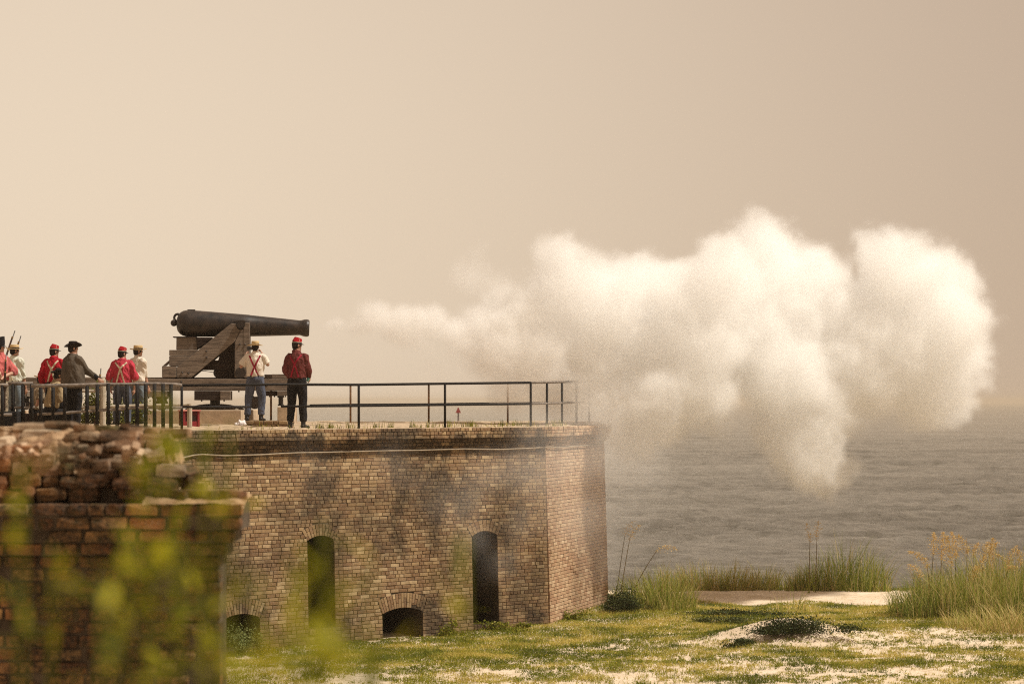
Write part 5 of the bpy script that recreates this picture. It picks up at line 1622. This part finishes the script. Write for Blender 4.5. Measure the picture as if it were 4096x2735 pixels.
patch('mortar_cap', xu - .12, xe + .142, YW - .142, YW + .3, 380, 24, ledz, CAPM)

# bank on which the camera's plants grow
m = MB(); m.box((-1.5, .5, 1.6), (9, 8.4, 3.4)); tag(m.build('near_bank', SANDC), kind='structure')

LEAFG = leaf_mat('near_leaf', (0.03, 0.05, 0.004), (0.20, 0.205, 0.006), (0.46, 0.41, 0.014), tr=.45, rough=.5)
def leaf_mesh(L, W, bend, tn):
    V, n = [], 5
    for i in range(n + 1):
        t = i / n; w = W * math.sin(math.pi * (t * .92 + .06)) ** .8
        z = -bend * t * t * L
        V += [(-w / 2, L * t, z + .12 * w), (0, L * t, z), (w / 2, L * t, z + .12 * w)]
    F = []
    for i in range(n): F += [(3 * i, 3 * i + 1, 3 * i + 4, 3 * i + 3), (3 * i + 1, 3 * i + 2, 3 * i + 5, 3 * i + 4)]
    m = MB(); m.add(V, F, tn); return m.mesh('leaf', LEAFG, True)
LM = [leaf_mesh(random.uniform(.022, .042), random.uniform(.007, .012), random.uniform(.1, .5), tn) for tn in (.05, .2, .35, .5, .62, .75)]
def near_plant(label, bx, top, d, n, h0=0.0, spread=.03, tall=None):
    """bx: foot x, top: (x, y) of the tip, both in 2348-wide picture units; leaves start h0 above the frame's foot"""
    tx, ty = top[0] * 1.7444, top[1] * 1.7444
    tip = at(tx, ty, d); foot = Vector((ax(bx * 1.7444, d), d + random.uniform(-.1, .1), 3.29))
    root = thing('tall_weed', label, 'weed', foot, 0, 'blurred green weeds growing close to the viewer')
    mid = (foot + tip) / 2 + Vector((random.uniform(-.02, .02), 0, 0))
    P = [foot * (1 - s) ** 2 + mid * 2 * s * (1 - s) + tip * s * s - foot for s in [i / 14 for i in range(15)]]
    m = MB(); m.tube(P, [.0042 * (1 - .6 * i / 14) for i in range(15)], 6, tint=.3); m.build('stem', LEAFG, root, smooth=True)
    H_ = tip.z - foot.z
    z_low = HC - (2760 - 1605) / FP * d - foot.z
    for i in range(n):
        s = 1 - (1 - max(.0, z_low / H_)) * random.random() ** .9
        k = min(13, int(s * 14)); p = P[k].lerp(P[k + 1], s * 14 - k)
        o = link(bpy.data.objects.new('leaf', random.choice(LM)), root)
        a = random.uniform(0, 2 * math.pi)
        r_ = spread * random.random() ** .7 * (1.05 - .6 * max(0, s - .6))
        o.location = p + Vector((math.cos(a) * r_, math.sin(a) * r_, random.uniform(-.01, .01)))
        o.rotation_euler = (random.uniform(.35, 1.45), random.uniform(-.5, .5), a - math.pi / 2)
NP = [('tall blurred weed stem with yellow green leaves before the ruined wall top', 318, (348, 955), 2.3, 52, 0, .02),
      ('slim blurred stem reaching highest, past the wall step', 400, (392, 925), 2.6, 44, 0, .016),
      ('blurred stem leaning over the stepped cornice', 452, (505, 1085), 2.5, 26, 0, .02),
      ('blurred leafy sprig over the left tall loophole', 735, (738, 1190), 2.6, 7, 0, .014),
      ('bright yellow green blurred sprig between wall and left loophole', 650, (665, 1320), 2.2, 24, 0, .022),
      ('bright blurred sprig below the left loophole', 742, (735, 1380), 2.3, 18, 0, .022),
      ('faint blurred stem before the middle of the brick bastion', 852, (852, 1285), 2.3, 7, 0, .010),
      ('faint blurred stem beside the right tall loophole', 1062, (1064, 1225), 2.2, 9, 0, .010),
      ('blurred weed at the left edge beside the dark bricks', 62, (48, 1090), 2.2, 18, 0, .022),
      ('dark green blurred weed low at the left', 205, (235, 1330), 2.0, 12, 0, .025),
      ('dark blurred weed tip at the foot of the grass', 790, (795, 1470), 2.0, 9, 0, .016),
      ('dark blurred weed tip right of the ruined wall foot', 690, (692, 1460), 2.1, 9, 0, .016),
      ('blurred weed spreading low before the ruined wall', 420, (405, 1240), 2.1, 14, 0, .025),
      ('blurred slanting sprig in front of the mossy bricks', 520, (470, 1330), 2.4, 10, 0, .02),
      ('short blurred weed in the middle of the ruined wall', 300, (290, 1210), 2.4, 12, 0, .025),
      ('low blurred sprig in front of the grassy sand', 600, (610, 1455), 2.2, 16, 0, .03),
      ('leaning blurred sprig by the foot of the left low arch', 548, (556, 1475), 2.0, 12, 0, .025),
      ('low blurred sprig between the two dark weed tips', 860, (870, 1500), 2.2, 8, 0, .03),
      ('thin blurred stem tip over the red box', 455, (470, 975), 2.9, 5, 0, .012),
      ('thin blurred stem tip over the pale platform block', 530, (528, 960), 2.9, 6, 0, .012),
      ('sparse blurred weed over the upper dark bricks', 130, (118, 1250), 2.6, 10, 0, .025)]
for a in NP: near_plant(a[0], a[1], a[2], a[3] - .3, int(a[4] * (.72 if a[1] < 560 else 1.0)), 0, a[6] * 1.35)

# ------------------------------------------------------------------ powder smoke
def smoke_volume(name, label, blobs, mn, mx, vox, amp, warp, dens, col, nsc=.55, absorb=None, thresh=0.02, soft=.22, aniso=0.0):
    """blobs: (x, y, z, r, weight)"""
    ng = bpy.data.node_groups.new(name, 'GeometryNodeTree')
    ng.interface.new_socket('Geometry', in_out='OUTPUT', socket_type='NodeSocketGeometry')
    N, L = ng.nodes, ng.links
    out = N.new('NodeGroupOutput')
    pos = N.new('GeometryNodeInputPosition')
    def vm(op, a, b):
        n = N.new('ShaderNodeVectorMath'); n.operation = op
        for i, v in enumerate((a, b)):
            if v is None: continue
            if isinstance(v, bpy.types.NodeSocket): L.new(v, n.inputs[i])
            else: n.inputs[i].default_value = v
        return n
    def fm(op, a, b=0.0, c=0.0):
        n = N.new('ShaderNodeMath'); n.operation = op
        for i, v in enumerate((a, b, c)):
            if isinstance(v, bpy.types.NodeSocket): L.new(v, n.inputs[i])
            else: n.inputs[i].default_value = v
        return n.outputs[0]
    def nz(sc, det, rough=.55, off=(0, 0, 0), colr=False):
        n = N.new('ShaderNodeTexNoise'); n.inputs['Scale'].default_value = sc; n.inputs['Detail'].default_value = det; n.inputs['Roughness'].default_value = rough
        L.new(vm('ADD', pos.outputs[0], off).outputs[0], n.inputs['Vector'])
        return n.outputs['Color'] if colr else n.outputs['Fac']
    w = vm('SCALE', vm('SUBTRACT', nz(nsc, 3, .5, (3, 7, 1), True), (.5, .5, .5)).outputs[0], None)
    w.inputs['Scale'].default_value = warp
    w2 = vm('SCALE', vm('SUBTRACT', nz(1.9, 5, .6, (1, 3, 8), True), (.5, .5, .5)).outputs[0], None)
    w2.inputs['Scale'].default_value = warp * .75
    p = vm('ADD', vm('ADD', pos.outputs[0], w.outputs[0]).outputs[0], w2.outputs[0]).outputs[0]
    acc = None
    for (x, y, z, r, wt) in blobs:
        d = vm('SUBTRACT', p, (x, y, z)).outputs[0]
        d = vm('MULTIPLY', d, (1 / r, 1 / r, 1 / r)).outputs[0]
        ln = N.new('ShaderNodeVectorMath'); ln.operation = 'LENGTH'; L.new(d, ln.inputs[0])
        v = fm('MULTIPLY_ADD', ln.outputs['Value'], -wt, wt)
        acc = v if acc is None else fm('SMOOTH_MAX', acc, v, .12)
    # billows: inverted ridges of noise, on two scales
    b1 = fm('ABSOLUTE', fm('SUBTRACT', nz(1.15, 4, .55), .5))
    b2 = fm('ABSOLUTE', fm('SUBTRACT', nz(2.9, 4, .6, (9, 2, 4)), .5))
    n0 = fm('SUBTRACT', nz(.7, 6, .6, (5, 5, 5)), .5)
    f = fm('ADD', acc, fm('MULTIPLY', b1, -amp * 1.6))
    f = fm('ADD', f, fm('MULTIPLY', b2, -amp * .8))
    f = fm('ADD', f, fm('MULTIPLY', n0, amp * 1.3))
    b3 = fm('ABSOLUTE', fm('SUBTRACT', nz(5.6, 3, .6, (2, 8, 6)), .5))
    f = fm('ADD', f, fm('MULTIPLY', b3, -amp * .5))
    mr = N.new('ShaderNodeMapRange'); mr.interpolation_type = 'SMOOTHSTEP'
    L.new(f, mr.inputs['Value']); mr.inputs['From Min'].default_value = thresh; mr.inputs['From Max'].default_value = thresh + soft
    vc = N.new('GeometryNodeVolumeCube')
    L.new(mr.outputs[0], vc.inputs['Density'])
    vc.inputs['Min'].default_value = mn; vc.inputs['Max'].default_value = mx
    for i, k in enumerate('XYZ'): vc.inputs['Resolution ' + k].default_value = max(8, int((mx[i] - mn[i]) / vox))
    m = bpy.data.materials.new(name); m.use_nodes = True
    n, l = m.node_tree.nodes, m.node_tree.links
    n.clear()
    pv = n.new('ShaderNodeVolumePrincipled'); mo = n.new('ShaderNodeOutputMaterial')
    pv.inputs['Color'].default_value = (*col, 1); pv.inputs['Density'].default_value = dens; pv.inputs['Anisotropy'].default_value = aniso
    if absorb: pv.inputs['Absorption Color'].default_value = (*absorb, 1)
    l.new(pv.outputs[0], mo.inputs['Volume'])
    sm = N.new('GeometryNodeSetMaterial'); sm.inputs['Material'].default_value = m
    L.new(vc.outputs[0], sm.inputs[0]); L.new(sm.outputs[0], out.inputs[0])
    o = link(bpy.data.objects.new(name, bpy.data.meshes.new(name)))
    o.data.materials.append(m)
    md = o.modifiers.new('volume', 'NODES'); md.node_group = ng
    return tag(o, label, None, None, 'stuff')

SB_ = []
def sb(px, py, r, wt=1.0, Y=None, dy=0.0):
    if Y is None: Y = 45.6 + (px - 740) / 1500 * 4.9
    Y += dy
    X_ = (px * 1.7444 - 2048) / FP * Y; Z_ = HC - (py * 1.7444 - 1605) / FP * Y
    SB_.append((X_, Y, Z_, r * 1.7444 / FP * Y * 1.24, wt))
for a in [(1740, 610, 120), (1650, 650, 95), (1850, 655, 100), (1560, 680, 85), (1315, 650, 88), (1315, 592, 42), (1455, 650, 85), (1245, 695, 66), (1160, 720, 58), (1385, 700, 95),
          (2065, 620, 108), (2155, 650, 98), (2180, 740, 95), (1995, 700, 88), (2195, 830, 84), (1915, 735, 88), (1760, 770, 135, 1.1), (1610, 790, 125), (1480, 800, 112),
          (2100, 800, 135, 1.1), (1960, 820, 125), (1810, 850, 115), (2105, 925, 78), (2175, 900, 72), (1880, 950, 105), (1850, 1035, 92), (1890, 1075, 66), (1780, 970, 68),
          (1610, 890, 95, .8), (1500, 925, 95, .95), (1450, 1000, 66, .85), (1385, 865, 90, .85), (1420, 950, 80, .85), (1560, 940, 66, .9), (1330, 800, 70, .8), (1640, 960, 50, .7)]:
    sb(*a, dy=random.uniform(-.7, .7))
smoke_volume('gun_smoke', 'thick white billowing powder smoke drifting from the cannon muzzle over the sea', SB_, (-.8, 45.0, .9), (14.8, 53.6, 11.0), .07, .60, 1.2, 1.6, (.9998, .993, .970), soft=.36, thresh=-.03, absorb=(.95, .8, .5))
SB_ = []
for a in [(855, 722, 46, .8), (905, 745, 50, .8), (985, 725, 46, .8), (950, 765, 40, .5), (800, 742, 24, .6), (1060, 785, 66, .5), (1140, 790, 95, .7), (1240, 820, 115, .8), (1290, 900, 100, .6), (1190, 740, 80, .6), (1090, 620, 60, .3), (1150, 660, 50, .4), (1330, 850, 110, .6), (1000, 840, 80, .35), (1180, 880, 80, .4)]:
    sb(*a)
for a in [(760, 745, 16, .8), (775, 742, 20, .8), (820, 738, 30, .8), (950, 735, 44, .8), (1030, 752, 44, .8), (1090, 745, 56, .8), (1160, 750, 70, .9)]: sb(*a)
smoke_volume('thin_smoke', 'thin pale powder smoke trailing from the muzzle above the railing', SB_, (-4.6, 43.8, 3.4), (2.6, 50.0, 8.6), .07, .55, .7, 2.4, (.99, .975, .95), soft=.5, thresh=.0, absorb=(.9, .75, .5))
SB_ = []
for a in [(1330, 1030, 120, .8, 44.4), (1230, 1090, 110, .7, 43.2), (1120, 1090, 90, .5, 42.6), (1200, 1200, 80, .5, 42.7), (1330, 1180, 110, .6, 44), (1450, 1060, 110, .7, 46.5), (1430, 1180, 90, .5, 46.5), (1090, 1230, 50, .7, 42.3), (1360, 940, 90, .8, 45), (980, 1090, 80, .25, 41.8), (700, 1060, 100, .25, 40.2), (1380, 1290, 70, .5, 46)]:
    sb(*a)
for a in [(900, 1060, 90, .35, 41.3), (1060, 1150, 90, .5, 42.2), (1150, 1290, 70, .5, 42.6), (1230, 1000, 90, .5, 43.3)]: sb(*a)
smoke_volume('drifting_smoke', 'faint drift of smoke hanging before the shoulder of the brick wall', SB_, (-5, 39.0, .8), (4.6, 49.5, 5.6), .12, .35, .6, .26, (.97, .94, .90), soft=.7, thresh=-.05, absorb=(.9, .75, .5))

# ------------------------------------------------------------------ hazy air
m = MB(); m.box((0, 3000, 2.8), (12200, 6200, 17.6))
hz = m.build('haze', (lambda t_: t_)(bpy.data.materials.new('haze')))
mt = hz.data.materials[0]; mt.use_nodes = True
mt.node_tree.nodes.clear()
pv = mt.node_tree.nodes.new('ShaderNodeVolumePrincipled'); mo = mt.node_tree.nodes.new('ShaderNodeOutputMaterial')
pv.inputs['Color'].default_value = (.80, .68, .52, 1); pv.inputs['Density'].default_value = .00028
mt.node_tree.links.new(pv.outputs[0], mo.inputs['Volume'])
tag(hz, 'pale warm sea haze filling the air', None, None, 'stuff')
